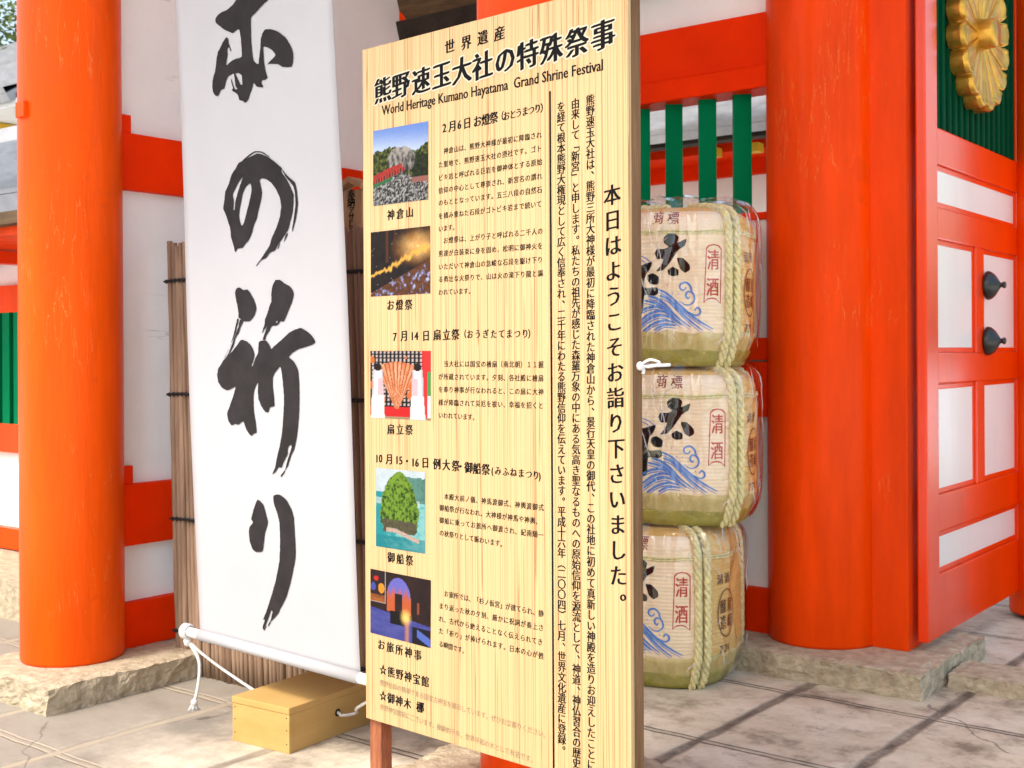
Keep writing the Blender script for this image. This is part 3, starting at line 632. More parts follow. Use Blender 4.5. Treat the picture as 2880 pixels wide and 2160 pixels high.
a, b = board_pt(*z3(178, 738)), board_pt(*z3(1650, 432))
put(tmb('heading_lettering'), bf, 'World Heritage Kumano Hayatama  Grand Shrine Festival', (a[0] + b[0]) / 2, (a[1] + b[1]) / 2, .03, .0365, .0008, (b[1] - a[1]) / (b[0] - a[0]), .0002, fit=b[0] - a[0])
# festival titles
D = 'title_lettering'
cells(D, [('2', 597, 850), ('月', 648, 840), ('6', 697, 828), ('日', 746, 820), ('お', 815, 808), ('燈', 870, 797), ('祭', 924, 784)], z3, .0305, .0013, .06, .95)
cells(D, [('（', 968, 776), ('お', 1008, 772), ('と', 1050, 762), ('う', 1090, 752), ('ま', 1132, 742), ('つ', 1173, 733), ('り', 1216, 722), ('）', 1258, 715)], z3, .0235, .0009, .06, .95, newp=0)
cells(D, [('7', 248, 655), ('月', 305, 651), ('1', 357, 650), ('4', 383, 650), ('日', 440, 650), ('扇', 510, 645), ('立', 568, 645), ('祭', 623, 643)], z4, .0305, .0013, .06, .95)
cells(D, [('（', 672, 641), ('お', 714, 641), ('う', 763, 640), ('ぎ', 812, 640), ('た', 862, 640), ('て', 910, 639), ('ま', 958, 638), ('つ', 1008, 638), ('り', 1057, 637), ('）', 1096, 637)], z4, .0235, .0009, .06, .95, newp=0)
cells(D, [('1', 137, 1412), ('0', 160, 1412), ('月', 212, 1418), ('1', 262, 1422), ('5', 286, 1424), ('・', 322, 1430), ('1', 362, 1436), ('6', 386, 1438), ('日', 436, 1440), ('例', 508, 1448), ('大', 566, 1454), ('祭', 625, 1460), ('・', 655, 1463), ('御', 705, 1470), ('船', 757, 1476), ('祭', 812, 1482)], z4, .0305, .0013, .06, .95)
cells(D, [('(', 858, 1488), ('み', 888, 1490), ('ふ', 936, 1496), ('ね', 984, 1500), ('ま', 1032, 1506), ('つ', 1080, 1512), ('り', 1124, 1518), (')', 1154, 1520)], z4, .0235, .0009, .06, .95, newp=0)
# body text
B = 'body_lettering'; e = .0175
for tx, c, p0, p1 in (
    ('神倉山は、熊野大神様が最初に降臨され', z3, (605, 1005), (1225, 900)), ('た聖地で、熊野速玉大社の摂社です。ゴト', z3, (570, 1098), (1225, 990)),
    ('ビキ岩と呼ばれる巨岩を御神体とする原始', z3, (570, 1185), (1228, 1080)), ('信仰の中心として尊崇され、新宮名の謂れ', z3, (570, 1270), (1228, 1175)),
    ('のもととなっています。五三八段の自然石', z3, (570, 1352), (1228, 1265)), ('を積み重ねた石段がゴトビキ岩まで続いて', z3, (570, 1440), (1225, 1360)), ('います。', z3, (570, 1525), (665, 1513)),
    ('お燈祭は、上がり子と呼ばれる二千人の', z4, (563, 58), (1150, 0)), ('男達が白装束に身を固め、松明に御神火を', z4, (532, 140), (1150, 92)),
    ('いただいて神倉山の急峻な石段を駆け下り', z4, (532, 222), (1150, 178)), ('る勇壮な火祭りで、山は火の滝下り龍と謳', z4, (532, 300), (1152, 262)), ('われています。', z4, (532, 380), (720, 372)),
    ('当大社には国宝の檜扇（南北朝）１１握', z4, (565, 825), (1155, 830)), ('が所蔵されています。夕刻、各社殿に檜扇', z4, (532, 905), (1155, 915)), ('を奉り神事が行なわれると、この扇に大神', z4, (532, 985), (1155, 1000)),
    ('様が降臨されて災厄を祓い、幸福を招くと', z4, (532, 1065), (1155, 1085)), ('いわれています。', z4, (532, 1145), (745, 1158)),
    ('本殿大前ノ儀、神馬渡御式、神輿渡御式', z5, (525, 95), (1070, 158)), ('御船祭が行なわれ、大神様が神馬や神輿、', z5, (498, 160), (1055, 238)), ('御船に乗ってお旅所へ御渡され、紀南随一', z5, (498, 232), (1070, 316)), ('の秋祭りとして賑わいます。', z5, (498, 305), (850, 368)),
    ('お旅所では、「杉ノ仮宮」が建てられ、静', z5, (525, 655), (1070, 768)), ('まり返った秋の夕刻、厳かに祝詞が奏上さ', z5, (495, 725), (1070, 850)), ('れ、古代から絶えることなく伝えられてき', z5, (495, 800), (1065, 932)),
    ('た「祈り」が捧げられます。日本の心が甦', z5, (495, 870), (1070, 1012)), ('る瞬間です。', z5, (495, 945), (630, 983))):
    if tx[0] in '神お当本': PART[0] += 1
    line(B, tx, c(*p0), c(*p1), e, .0004)
for tx, c, p0, p1 in (('神倉山', z3, (238, 1432), (362, 1415)), ('お燈祭', z4, (220, 460), (332, 457)), ('扇立祭', z4, (222, 1232), (335, 1236)), ('御船祭', z5, (207, 445), (312, 463)), ('お旅所神事', z5, (150, 948), (360, 1008)),
                      ('☆熊野神宝館', z5, (160, 1093), (403, 1160)), ('☆御神木', z5, (160, 1243), (300, 1287)), ('梛', z5, (374, 1308), (374, 1308))):
    line('caption_lettering', tx, c(*p0), c(*p1), .030, .0012, .06)
for tx, p0, p1 in (('熊野信仰の精華である国宝古神宝を展示しています。ぜひお立寄りください。', (155, 1168), (1100, 1468)), ('熊野神宝館前にございます。樹齢約千年。世界平和の木として有名です。', (155, 1308), (1025, 1612))):
    line('footnote_lettering', tx, z5(*p0), z5(*p1), .0178, .0002)
# vertical columns
def column(part, text, p0, p1, em, bold, slant=.05):
    PART[0] += 1
    a, b = board_pt(*p0), board_pt(*p1); n = len(text)
    for i, ch in enumerate(text):
        if ch == ' ': continue
        k = i / (n - 1); s = a[0] + (b[0] - a[0]) * k; t = a[1] + (b[1] - a[1]) * k
        if ch in '、。': s += em * .55; t += em * .5
        if ch in '「（':   # turned a quarter for vertical setting
            put(tmb(part), (lambda s0, t0, l, s_=s, t_=t: bf(s_ + (t0 - t_), t_ - (s0 - s_), l)), ch, s, t, em, em, bold * .6, 0); continue
        if ch in '」）':
            put(tmb(part), (lambda s0, t0, l, s_=s, t_=t: bf(s_ + (t0 - t_), t_ - (s0 - s_), l)), ch, s, t, em, em, bold * .6, 0); continue
        put(tmb(part), bf, ch, s, t, em, em, bold, slant)
column('welcome_lettering', '本日はようこそお詣り下さいました。', (1722.4, 548), (1741, 1690), .050, .0016, .10)
column('column_lettering', '熊野速玉大社は、熊野三所大神様が最初に降臨された神倉山から、景行天皇の御代、この社地に初めて真新しい神殿を造りお迎えしたことに', (1661, 281), (1664, 2151), .0262, .0008)
column('column_lettering', '由来して「新宮」と申します。私たちの祖先が感じた森羅万象の中にある気高き聖なるものへの原始信仰を源流として、神道、神仏習合の歴史', (1619, 291), (1622.6, 2146), .0262, .0008)
column('column_lettering', 'を経て根本熊野大権現として広く信奉され、二千年にわたる熊野信仰を伝えています。平成十六年（二〇〇四）七月、世界文化遺産に登録。', (1579, 300), (1581, 2108), .0262, .0008)
for (n_, k_), m_ in TXT.items():
    obj(n_, m_, HALO if n_ == 'heading_outline' else GREYINK if n_ == 'footnote_lettering' else INK, sign)
a = board_pt(1547.7, 259)
mb = MB(); mb.obox(bf(a[0] - .0022, BZ0 + .002), bs * .0048, bn * .0008, V((0, 0, a[1] - BZ0))); obj('rule_line', mb, INK, sign)

# ---- printed photographs
def vn(x, y, s=0): return .5 + .5 * NZ.noise(V((x, y, s * 7.31)))
def fbm(x, y, s=0): return vn(x, y, s) * .5 + vn(2.1 * x, 2.1 * y, s + 1) * .3 + vn(4.3 * x, 4.3 * y, s + 2) * .2
def mixc(a, b, k): k = max(0, min(1, k)); return tuple(p + (q - p) * k for p, q in zip(a, b))
def sst(a, b, x): k = max(0, min(1, (x - a) / (b - a))); return k * k * (3 - 2 * k)
def pic_rock(u, v):
    c = mixc((.70, .80, .95), (.22, .36, .78), sst(.55, 1.02, v + .08 * (u - .5)))
    edge = .69 + .13 * (fbm(u * 9, 1) - .5) + .05 * sin(u * 5) + .10 * sst(.75, 1, u)
    if v < edge: c = mixc((.015, .03, .012), (.20, .22, .05), sst(.35, .68, fbm(u * 30, v * 30, 2)))
    if u > .72 and v < .6: c = mixc(c, (.012, .02, .01), .75)
    rx, ry = (u - .52) / .25, (v - .55) / .19
    if rx * rx + ry * ry < 1 + .7 * (fbm(u * 9, v * 9, 5) - .5): c = mixc((.05, .048, .046), (.50, .47, .44), sst(.32, .7, fbm(u * 20, v * 9, 6) + .5 * (v - .55)))
    if v < .31 + .12 * fbm(u * 7, 3) - .10 * sst(.5, 1, u): c = mixc((.02, .02, .022), (.52, .51, .50), sst(.40, .66, fbm(u * 40, v * 40, 8)))
    dd = v - (.33 + .24 * u)
    if u < .54 and .0 < dd < .075 - .05 * abs(u - .25): c = mixc((.70, .08, .07), (.25, .04, .03), vn(u * 40, v * 30))
    if u < .58 and -.055 < dd < 0: c = (.60, .08, .06) if int(u * 40) % 2 else (.10, .05, .04)
    if u < .36 and -.10 < dd < -.055: c = mixc((.03, .16, .07), (.08, .26, .12), vn(u * 30, v * 30))
    if u > .70 and .24 < v < .31: c = (.50, .12, .09) if int(u * 70) % 2 else (.25, .22, .2)
    return c
def pic_fire(u, v):
    c = mixc((.012, .010, .014), (.05, .035, .03), fbm(u * 9, v * 9, 1))
    d = sqrt(((u - .80) / .8) ** 2 + ((v - .72) / .55) ** 2); c = mixc((1.0, .80, .38), c, sst(.02, .55, d + .25 * (fbm(u * 8, v * 8, 3) - .5)) ** .6)
    if .02 < d < .6: c = mixc(c, (.75, .26, .02), .5 * (1 - d / .6) * fbm(u * 7, v * 7, 4) * 2)
    bx = abs(v - (.30 + .42 * u + .22 * (fbm(u * 13, v * 5, 5) - .5))); c = mixc((.95, .55, .12), c, sst(.0, .02 + .09 * fbm(u * 17, v * 17, 11) * (.4 + u), bx))
    if u < .7 and v > .5 and (abs(u - .28) < .02 or abs(u - .42) < .012): c = (.13, .05, .02)
    if v < .10 + .46 * u - .05:
        f = fbm(u * 13, v * 9, 7); c = mixc((.05, .02, .02), (.28, .12, .05), fbm(u * 20, v * 20, 8))
        if f > .56: c = mixc((.20, .20, .36), (.62, .62, .82), sst(.56, .72, f))
    if vn(u * 70, v * 70, 9) > .83: c = (.55, .50, .42)
    return c
def pic_fan(u, v):
    c = (.70, .035, .035)
    if v > .18 and u < .86:
        gx, gy = (u * 15) % 1, (v * 17) % 1; c = (.62, .52, .50) if gx > .35 and gy > .35 else (.02, .018, .02)
        if vn(u * 5.2, v * 5.2, 3) > .64: c = (.72, .22, .06)
    if u > .88: c = (.80, .06, .06)
    if u > .95 and v < .7: c = (.10, .40, .12) if v > .35 else (.9, .88, .85)
    if v < .03: c = (.45, .33, .2)
    a = atan2(u - .45, v - .10); r = sqrt((u - .45) ** 2 + (v - .10) ** 2)
    if abs(a) < .48 and .05 < r < .74: c = mixc((.72, .24, .09), (.86, .52, .33), sst(.3, .7, fbm(a * 22, r * 6, 5))) if int((a + 2) * 30) % 3 else (.5, .13, .05)
    for cx, w in ((.13, .095), (.79, .095)):
        k = abs(u - cx) / (w * (1.25 - .5 * v) * (1 + .25 * (fbm(v * 6, cx * 9, 2) - .5)))
        if k < 1 and v < .72: c = mixc((.90, .88, .88), (.62, .60, .66), sst(.4, .9, k)) if v > .34 else mixc((.72, .82, .80), (.9, .9, .9), vn(u * 30, v * 3))
        if k < .9 and .34 < v < .60 and (u - cx) * (.5 - cx) > 0: c = (.85, .58, .62)
        if (u - cx) ** 2 + ((v - .76) * 1.0) ** 2 < .0036: c = (.03, .02, .02)
    return c
def pic_isle(u, v):
    c = mixc((.03, .36, .40), (.30, .62, .62), sst(.3, .7, fbm(u * 7, v * 24, 1) + .45 * (u - .55)))
    if v < .16: c = mixc(c, (.02, .26, .30), .6)
    if v > .70: c = mixc((.50, .62, .66), (.78, .86, .92), fbm(u * 5, v * 5, 2))
    if v > .60 and v < .97 - .55 * max(0, .62 - u) - .10 * fbm(u * 7, 3, 4) and u > .30: c = mixc((.04, .17, .12), (.22, .42, .38), fbm(u * 13, v * 13, 3))
    if v > .55 and v < .63 and u < .9: c = mixc(c, (.75, .80, .80), .5)
    top = .975; w = .40 * (1 - max(0, (v - .45) / (top - .45)) ** 1.7) ** .6 if .45 < v < top else (.34 + .06 * sst(.22, .45, v) if v <= .45 else 0)
    k = abs(u - .48) + .09 * (fbm(u * 15, v * 15, 4) - .5)
    if .22 < v and k < w:
        f = fbm(u * 24, v * 24, 5); c = mixc((.015, .06, .006), (.24, .40, .05), sst(.36, .66, f + .10 * (v - .6) + .16 * (.5 - abs(u - .40))))
    if .20 < v < .33 + .07 * vn(u * 12, 1) and k < w * .95: c = mixc((.02, .022, .012), (.24, .22, .13), fbm(u * 30, v * 30, 6))
    if abs(v - (.185 + .05 * sin(u * 5))) < .02 + .012 * vn(u * 40, 2) and .22 < u < .88: c = mixc((.70, .66, .58), (.45, .26, .20), vn(u * 50, v * 50))
    return c
def pic_night(u, v):
    c = mixc((.018, .012, .014), (.07, .035, .03), fbm(u * 5, v * 5, 1))
    if v < .42 - .12 * u: c = mixc((.04, .05, .26), (.16, .17, .50), fbm(u * 4, v * 9, 2))
    x, y = (u - .48) / .20, (v - .62) / .32
    if .40 < v and x * x + max(0, y) ** 2 < 1 and not (abs(x) < .32 and v < .70): c = mixc((.62, .16, .06), (.20, .20, .62), sst(.62, .80, v + .05 * sin(u * 60)))
    if abs(u - .46) < .12 and .22 < v < .42: c = (.015, .012, .015)
    d = sqrt(((u - .60) / .12) ** 2 + ((v - .36) / .16) ** 2); c = mixc((1, .72, .22), c, sst(.1, 1, d))
    if abs(u - .62) < .05 and v < .30: c = mixc((.75, .35, .15), c, sst(0, .05, abs(u - .62)) * .6 + .3)
    if u > .7 and v < .25: c = (.02, .018, .03)
    if u > .78 and abs(v - .16 + .5 * (u - .8)) < .06: c = (.13, .20, .60)
    if abs(u - .80) < .02 and .45 < v < .62: c = (.35, .10, .05)
    if u < .26 and v > .50:
        c = (.55, .50, .48) if u > .245 or v < .515 else mixc((.03, .02, .03), (.06, .03, .03), fbm(u * 9, v * 9, 5))
        if u <= .245 and v >= .515:
            if (u - .10) ** 2 + (v - .87) ** 2 < .0016: c = (.65, .04, .03)
            if (u - .19) ** 2 * 2 + (v - .73) ** 2 < .006: c = (.80, .36, .05)
            if (u - .05) ** 2 * 2 + (v - .74) ** 2 < .004: c = (.10, .12, .45)
            if v < .62: c = mixc(c, (.65, .22, .05), .8 * fbm(u * 9, v * 9, 6) * 1.4)
    return c
PM = bpy.data.materials.new('printed_photograph'); PM.use_nodes = True
_n, _l = nodes(PM); at_ = _n.new('ShaderNodeAttribute'); at_.attribute_name = 'print'; _l.new(at_.outputs['Color'], _n['Principled BSDF'].inputs['Base Color']); _n['Principled BSDF'].inputs['Roughness'].default_value = .5; _n['Principled BSDF'].inputs['Specular IOR Level'].default_value = .12
for fnp, tl, tr, brp, blp, lab in ((pic_rock, (1050.6, 369), (1205.5, 341), (1205.5, 561), (1050.6, 580), 'photograph of a rocky hill with red roofed shrine'),
                       (pic_fire, (1044, 654), (1211, 635), (1211.6, 825), (1044, 834.5), 'photograph of a night fire festival crowd'),
                       (pic_fan, (1043, 986.8), (1212.5, 986.8), (1212.5, 1182.6), (1043, 1174.5), 'photograph of two priests beside a large folding fan'),
                       (pic_isle, (1058.8, 1315), (1196.8, 1328), (1196.8, 1557.5), (1058.6, 1535.5), 'photograph of a wooded islet in turquoise water'),
                       (pic_night, (1043, 1599), (1213, 1632), (1212, 1822.7), (1043, 1778.7), 'photograph of a torchlit night rite by water')):
    q = [board_pt(*p) for p in (blp, brp, tl, tr)]; NX, NY = 90, 110; mb = MB(); cols = []
    pts = []
    for j in range(NY + 1):
        for i in range(NX + 1):
            u_, v_ = i / NX, j / NY
            s_ = (q[0][0] * (1 - u_) + q[1][0] * u_) * (1 - v_) + (q[2][0] * (1 - u_) + q[3][0] * u_) * v_
            t_ = (q[0][1] * (1 - u_) + q[1][1] * u_) * (1 - v_) + (q[2][1] * (1 - u_) + q[3][1] * u_) * v_
            pts.append(bf(s_, t_, .0004)); gr_ = .88 + .24 * vn(u_ * 95, v_ * 95, 21); cols.append(tuple(q_ * gr_ for q_ in fnp(u_, v_)))
    mb.add(pts, [(j * (NX + 1) + i, j * (NX + 1) + i + 1, (j + 1) * (NX + 1) + i + 1, (j + 1) * (NX + 1) + i) for j in range(NY) for i in range(NX)])
    o = obj('printed_photo', mb, PM, sign); o['label'] = lab
    ca = o.data.color_attributes.new('print', 'FLOAT_COLOR', 'POINT')
    for i, c in enumerate(cols): ca.data[i].color = (min(1, c[0] ** 1.15 * .52), min(1, c[1] ** 1.15 * .52), min(1, c[2] ** 1.15 * .52), 1)

# ---- white string tied round the right leg
kz = board_pt(1772, 1030)[1]; kp = bl + bs * BW + V((0, 0, kz)) - bn * (TH * .6); mb = MB()
kp = kp - bn * .002
sd_ = (RIGHT * .9 + FWD * .3).normalized(); k0 = kp + bs * .006
mb.lathe([(.002, -.010), (.007, -.007), (.0095, 0), (.007, .007), (.002, .010)], 12, tuple(k0))
mb.tube(smoothpath([k0, k0 + sd_ * .012 + UP * .009, k0 + sd_ * .026 + UP * .014, k0 + sd_ * .046 + UP * .009, k0 + sd_ * .044 + UP * .003, k0 + sd_ * .022 - UP * .002, k0], 8), .0033, 7)
mb.tube(smoothpath([k0, k0 + sd_ * .008 - UP * .008, k0 + sd_ * .007 - UP * .018], 6), .004, 6)
mb.tube(smoothpath([k0 - bn * .01, k0 - bn * .10 + bs * .0 + UP * .002, V((P2.x, P2.y, kz)) + (k0 - P2).normalized() * .0 + V(((k0 - P2).x, (k0 - P2).y, 0)).normalized() * (r1 + .004)], 8), .004, 6)
obj('tie_string', mb, CORD, sign)

# ================================================================== BANNER
GD = 4.36
gl = camxy(514, GD); gr = camxy(1030, GD / 1.178); gs = (gr - gl); GLN = gs.length; gs.normalize(); gn = V((gs.y, -gs.x, 0))
def gpt(x, y): p = at_plane(x, y, gl, gn); return ((p - gl).dot(gs), p.z)
rz0 = gpt(516, 1773)[1]
cTL, cBL, cTR, cBR = gpt(488, 0), gpt(563, 1785), gpt(940, 0), gpt(1013, 1898)
slL = (cTL[0] - cBL[0]) / (cTL[1] - cBL[1]); slR = (cTR[0] - cBR[0]) / (cTR[1] - cBR[1])
def edgeL(t): return cBL[0] + slL * (t - cBL[1])
def edgeR(t): return cBR[0] + slR * (t - cBR[1])
def gf(s, t, l=0):
    k = (s - edgeL(t)) / (edgeR(t) - edgeL(t)); h = max(0, min(1, (t - rz0) / 1.6))
    bow = .020 * sin(pi * max(0, min(1, k))) * sin(pi * min(1, h * .8)) + .010 * sin(2.2 * t + 2.0 * k) * h
    return gl + gs * s + V((0, 0, t)) + gn * (bow + l)
ban = thing('hanging_banner', 'long white hanging banner with large black brush calligraphy beside the notice board', 'banner', (gl.x, gl.y, 0))
TT = 3.05; NS, NT = 24, 90; mb = MB()
pts = []
for j in range(NT + 1):
    t = rz0 + (TT - rz0) * j / NT
    for i in range(NS + 1): k = i / NS; pts.append(gf(edgeL(t) + (edgeR(t) - edgeL(t)) * k, t))
mb.add(pts, [(j * (NS + 1) + i, j * (NS + 1) + i + 1, (j + 1) * (NS + 1) + i + 1, (j + 1) * (NS + 1) + i) for j in range(NT) for i in range(NS)], True)
o = obj('cloth', mb, CLOTH, ban); sm = o.modifiers.new('thickness', 'SOLIDIFY'); sm.thickness = .0016; sm.offset = -1
mb = MB(); mb.tube([gl + V((0, 0, rz0)), gl + gs * .02 + V((0, 0, rz0)), gl + gs * (edgeR(rz0) + .075) + V((0, 0, rz0 - .004))], .0172, 20); obj('rod', mb, PIPE, ban, .004)
mb = MB(); mb.tube([gl + gs * (edgeL(rz0) + .0) + V((0, 0, rz0)), gl + gs * edgeR(rz0) + V((0, 0, rz0 - .004))], .0192, 20); obj('rod_sleeve', mb, CLOTH, ban)
mb = MB(); mb.tube([gf(edgeL(TT) - .05, TT), gf(edgeR(TT) + .05, TT)], .02, 16); obj('rod', mb, PIPE, ban)
mb = MB()
for kk in (.08, .92): mb.tube([gf(edgeL(TT) + (edgeR(TT) - edgeL(TT)) * kk, TT), gf(edgeL(TT) + (edgeR(TT) - edgeL(TT)) * .5, TT + .5) + V((0, 0, 0)), gf(edgeL(TT) + (edgeR(TT) - edgeL(TT)) * .5, 4.9)], .004, 6)
obj('hanging_cord', mb, CORD, ban)
Q1 = lambda x, y: (560 + x / 5.184, y / 5.184)
Q2 = lambda x, y: (600 + x / 4.607, 400 + y / 4.607)
Q3 = lambda x, y: (600 + x / 5.184, 770 + y / 5.184)
Q4 = lambda x, y: (600 + x / 5.028, 1030 + y / 5.028)
Q5 = lambda x, y: (680 + x / 3.77, 1360 + y / 3.77)
def P(q, s):
    v = [float(x) for x in s.replace(';', ' ').replace(',', ' ').split()]; return [q(v[i], v[i + 1]) for i in range(0, len(v), 2)]
GLYPHS = [
 [P(Q1, '700,-190 605,-10 540,80 450,155 360,190 300,235 268,290 270,335 330,385 400,440 480,475 530,492 590,450 630,440 645,520 655,640 660,830 610,855 530,880 470,920 440,955 420,950 428,890 445,800 440,740 455,700 475,700 490,760 500,745 480,680 465,640 455,570 435,548 405,580 360,650 325,720 295,770 275,850 262,960 245,1050 218,1130 203,1210 203,1290 220,1360 245,1395 290,1405 330,1315 385,1295 410,1200 450,1120 530,1075 540,1090 550,1200 560,1270 585,1295 565,1315 540,1290 515,1220 485,1140 500,1220 520,1290 500,1320 590,1385 615,1465 665,1475 695,1505 740,1470 770,1390 800,1310 830,1215 880,1270 960,1283 968,1265 945,1215 955,1180 1010,1170 1035,1135 1010,1050 995,960 985,850 980,700 1000,690 1050,705 1110,740 1160,810 1100,880 1030,955 1070,940 1190,945 1260,985 1390,980 1415,850 1410,760 1370,660 1310,560 1250,510 1190,465 1090,437 1010,445 970,510 945,600 940,700 920,850 905,945 870,930 830,880 815,750 805,600 805,300 825,250 900,180 1000,70 1075,10 1150,-60 1200,-190'),
  P(Q1, '560,1080 610,1072 655,1110 660,1240 635,1240 590,1150')],
 [P(Q2, '580,150 480,200 400,240 340,270 300,340 240,430 210,540 165,640 155,740 140,860 170,920 200,1000 240,1120 255,1230 300,1370 310,1420 325,1420 345,1380 410,1375 430,1340 490,1270 530,1180 550,1080 585,1000 610,880 635,780 650,660 630,550 615,490 650,470 710,485 770,530 830,610 880,720 900,830 885,970 850,1090 780,1260 765,1330 730,1390 680,1470 650,1520 590,1605 600,1605 660,1530 720,1500 770,1430 825,1410 860,1340 920,1250 990,1140 1020,1020 1045,900 1055,780 1055,680 1020,590 960,470 900,390 905,340 840,280 740,200 650,160'),
  P(Q2, '395,450 340,520 300,600 265,680 280,780 275,880 295,880 300,780 330,660 380,500'), P(Q2, '490,535 440,580 400,660 370,820 355,940 370,1040 395,1085 420,1050 450,930 490,760 512,640 508,560')],
 [P(Q2, '385,245 470,170 550,122 650,125 755,195 700,172 640,137 560,137 480,187 400,252')],
 [P(Q2, '905,350 960,420 1010,470 1070,520 1095,620 1112,800 1095,950 1072,1060 1045,1165 1042,1130 1060,1000 1080,820 1076,680 1055,580 1010,520 950,440')],
 [P(Q2, '935,1300 965,1200 992,1180 955,1270')], [P(Q2, '858,1390 880,1320 895,1300 872,1380')],
 [P(Q3, '365,300 380,220 420,200 455,215 490,238 545,230 590,280 640,370 670,450 680,520 650,620 590,690 500,695 455,660 425,640 420,560 400,460')],
 [P(Q3, '405,650 425,660 400,780 375,880 330,990 222,1230 210,1240 310,1030 360,860')], [P(Q3, '445,670 495,690 450,790 430,870 385,930 350,1060 240,1260 235,1240 300,1110 380,890 420,790')],
 [P(Q3, '945,95 1010,92 1070,135 1150,185 1195,250 1205,310 1180,420 1140,530 1090,660 1070,700 1030,690 980,755 910,760 870,840 830,900 815,960 780,960 810,860 840,760 765,870 800,750 810,660 840,580 870,470 895,400 890,300 905,190'), P(Q3, '960,700 985,680 990,710 970,725')],
 [P(Q3, '455,970 500,965 570,1000 630,1070 665,1180 640,1290 620,1350 640,1345 670,1250 715,1150 725,1000 770,975 830,975 870,1030 905,1095 960,1040 1080,930 1160,850 1300,790 1380,830 1440,880 1490,950 1505,1005 1430,1050 1300,1090 1200,1150 1150,1215 1210,1270 1270,1380')
  + P(Q4, '1245,100 1258,300 1258,600 1245,850 1220,1050 1190,1180 1150,1270 1110,1400 1080,1460 1050,1520 1015,1560 1010,1540 1070,1460 1090,1380 1130,1240 1160,1140 1145,1105 1110,1150 1105,1240 1050,1350 1020,1430 985,1420 940,1490 895,1520 930,1440 960,1290 1000,1120 1035,900 1050,650 1055,450 1040,250 1020,80 1000,5 950,60 905,140 900,260 915,400 925,560 865,575 845,645 800,640 750,570 710,470 697,360 700,235 690,235 650,320 635,440 640,620 665,780 680,930 640,950 610,980 580,960 530,880 490,775 425,820 375,810 320,832 270,760 258,660 290,570 340,430 380,290 330,310 260,338 180,305 120,220 105,130')
  + P(Q3, '125,1380 160,1330 210,1250 300,1170 400,1050')],
 [P(Q5, '215,165 270,210 300,320 317,410 285,520 260,690 248,718 190,720 150,690 120,600 113,500 125,450 160,405 140,370 150,340 165,280 190,210')],
 [P(Q5, '380,125 440,110 510,165 560,260 585,350 590,430 600,640 598,780 565,950 530,1090 490,1210 430,1320 400,1380 320,1460 345,1360 330,1340 300,1420 265,1500 240,1550 235,1520 260,1440 240,1440 280,1350 300,1290 340,1180 390,1010 430,820 442,620 440,420 420,320 385,210')],
 [P(Q5, '245,1550 270,1500 275,1510 250,1555')], [P(Q5, '290,1500 325,1440 320,1470 295,1512')]]
rg = random.Random(4)
def rough(c, amp=.9, step=3.2):   # brush edge: closely spaced points with a little tooth
    out = []
    for i, p in enumerate(c):
        q = c[(i + 1) % len(c)]; d = sqrt((q[0] - p[0]) ** 2 + (q[1] - p[1]) ** 2); n = max(1, int(d / step))
        p0 = c[i - 1]; p3 = c[(i + 2) % len(c)]
        for k in range(n):
            t = k / n; f = lambda a, b, cc, d_: .5 * (2 * b + (cc - a) * t + (2 * a - 5 * b + 4 * cc - d_) * t * t + (3 * b - a - 3 * cc + d_) * t ** 3)
            w = .55; x = w * f(p0[0], p[0], q[0], p3[0]) + (1 - w) * (p[0] + (q[0] - p[0]) * t); y = w * f(p0[1], p[1], q[1], p3[1]) + (1 - w) * (p[1] + (q[1] - p[1]) * t)
            out.append((x + rg.uniform(-amp, amp) * .5, y + rg.uniform(-amp, amp) * .5))
    return out
def cut_rows(vs, fs, step):   # cut a flat 2D outline into rows so it can follow the cloth
    bm = bmesh.new(); bv = [bm.verts.new((x, y, 0)) for x, y in vs]
    for f in fs:
        try: bm.faces.new([bv[i] for i in f])
        except ValueError: pass
    y0 = min(v[1] for v in vs); y1 = max(v[1] for v in vs); y = y0 + step; x0_ = min(v[0] for v in vs); x1_ = max(v[0] for v in vs)
    while y < y1: bmesh.ops.bisect_plane(bm, geom=bm.verts[:] + bm.edges[:] + bm.faces[:], plane_co=(0, y, 0), plane_no=(0, 1, 0)); y += step
    x = x0_ + step
    while x < x1_: bmesh.ops.bisect_plane(bm, geom=bm.verts[:] + bm.edges[:] + bm.faces[:], plane_co=(x, 0, 0), plane_no=(1, 0, 0)); x += step
    bm.verts.index_update(); r = [(v.co.x, v.co.y) for v in bm.verts], [[v.index for v in f.verts] for f in bm.faces]; bm.free(); return r
mb = MB()
for g_ in GLYPHS:
    vs_, fs_ = fill2d([[gpt(*p) for p in rough(c)] for c in g_]); vs_, fs_ = cut_rows(vs_, fs_, .06)
    mb.add([gf(x, y, .0022) for x, y in vs_], fs_)
obj('brush_lettering', mb, INKB, ban)

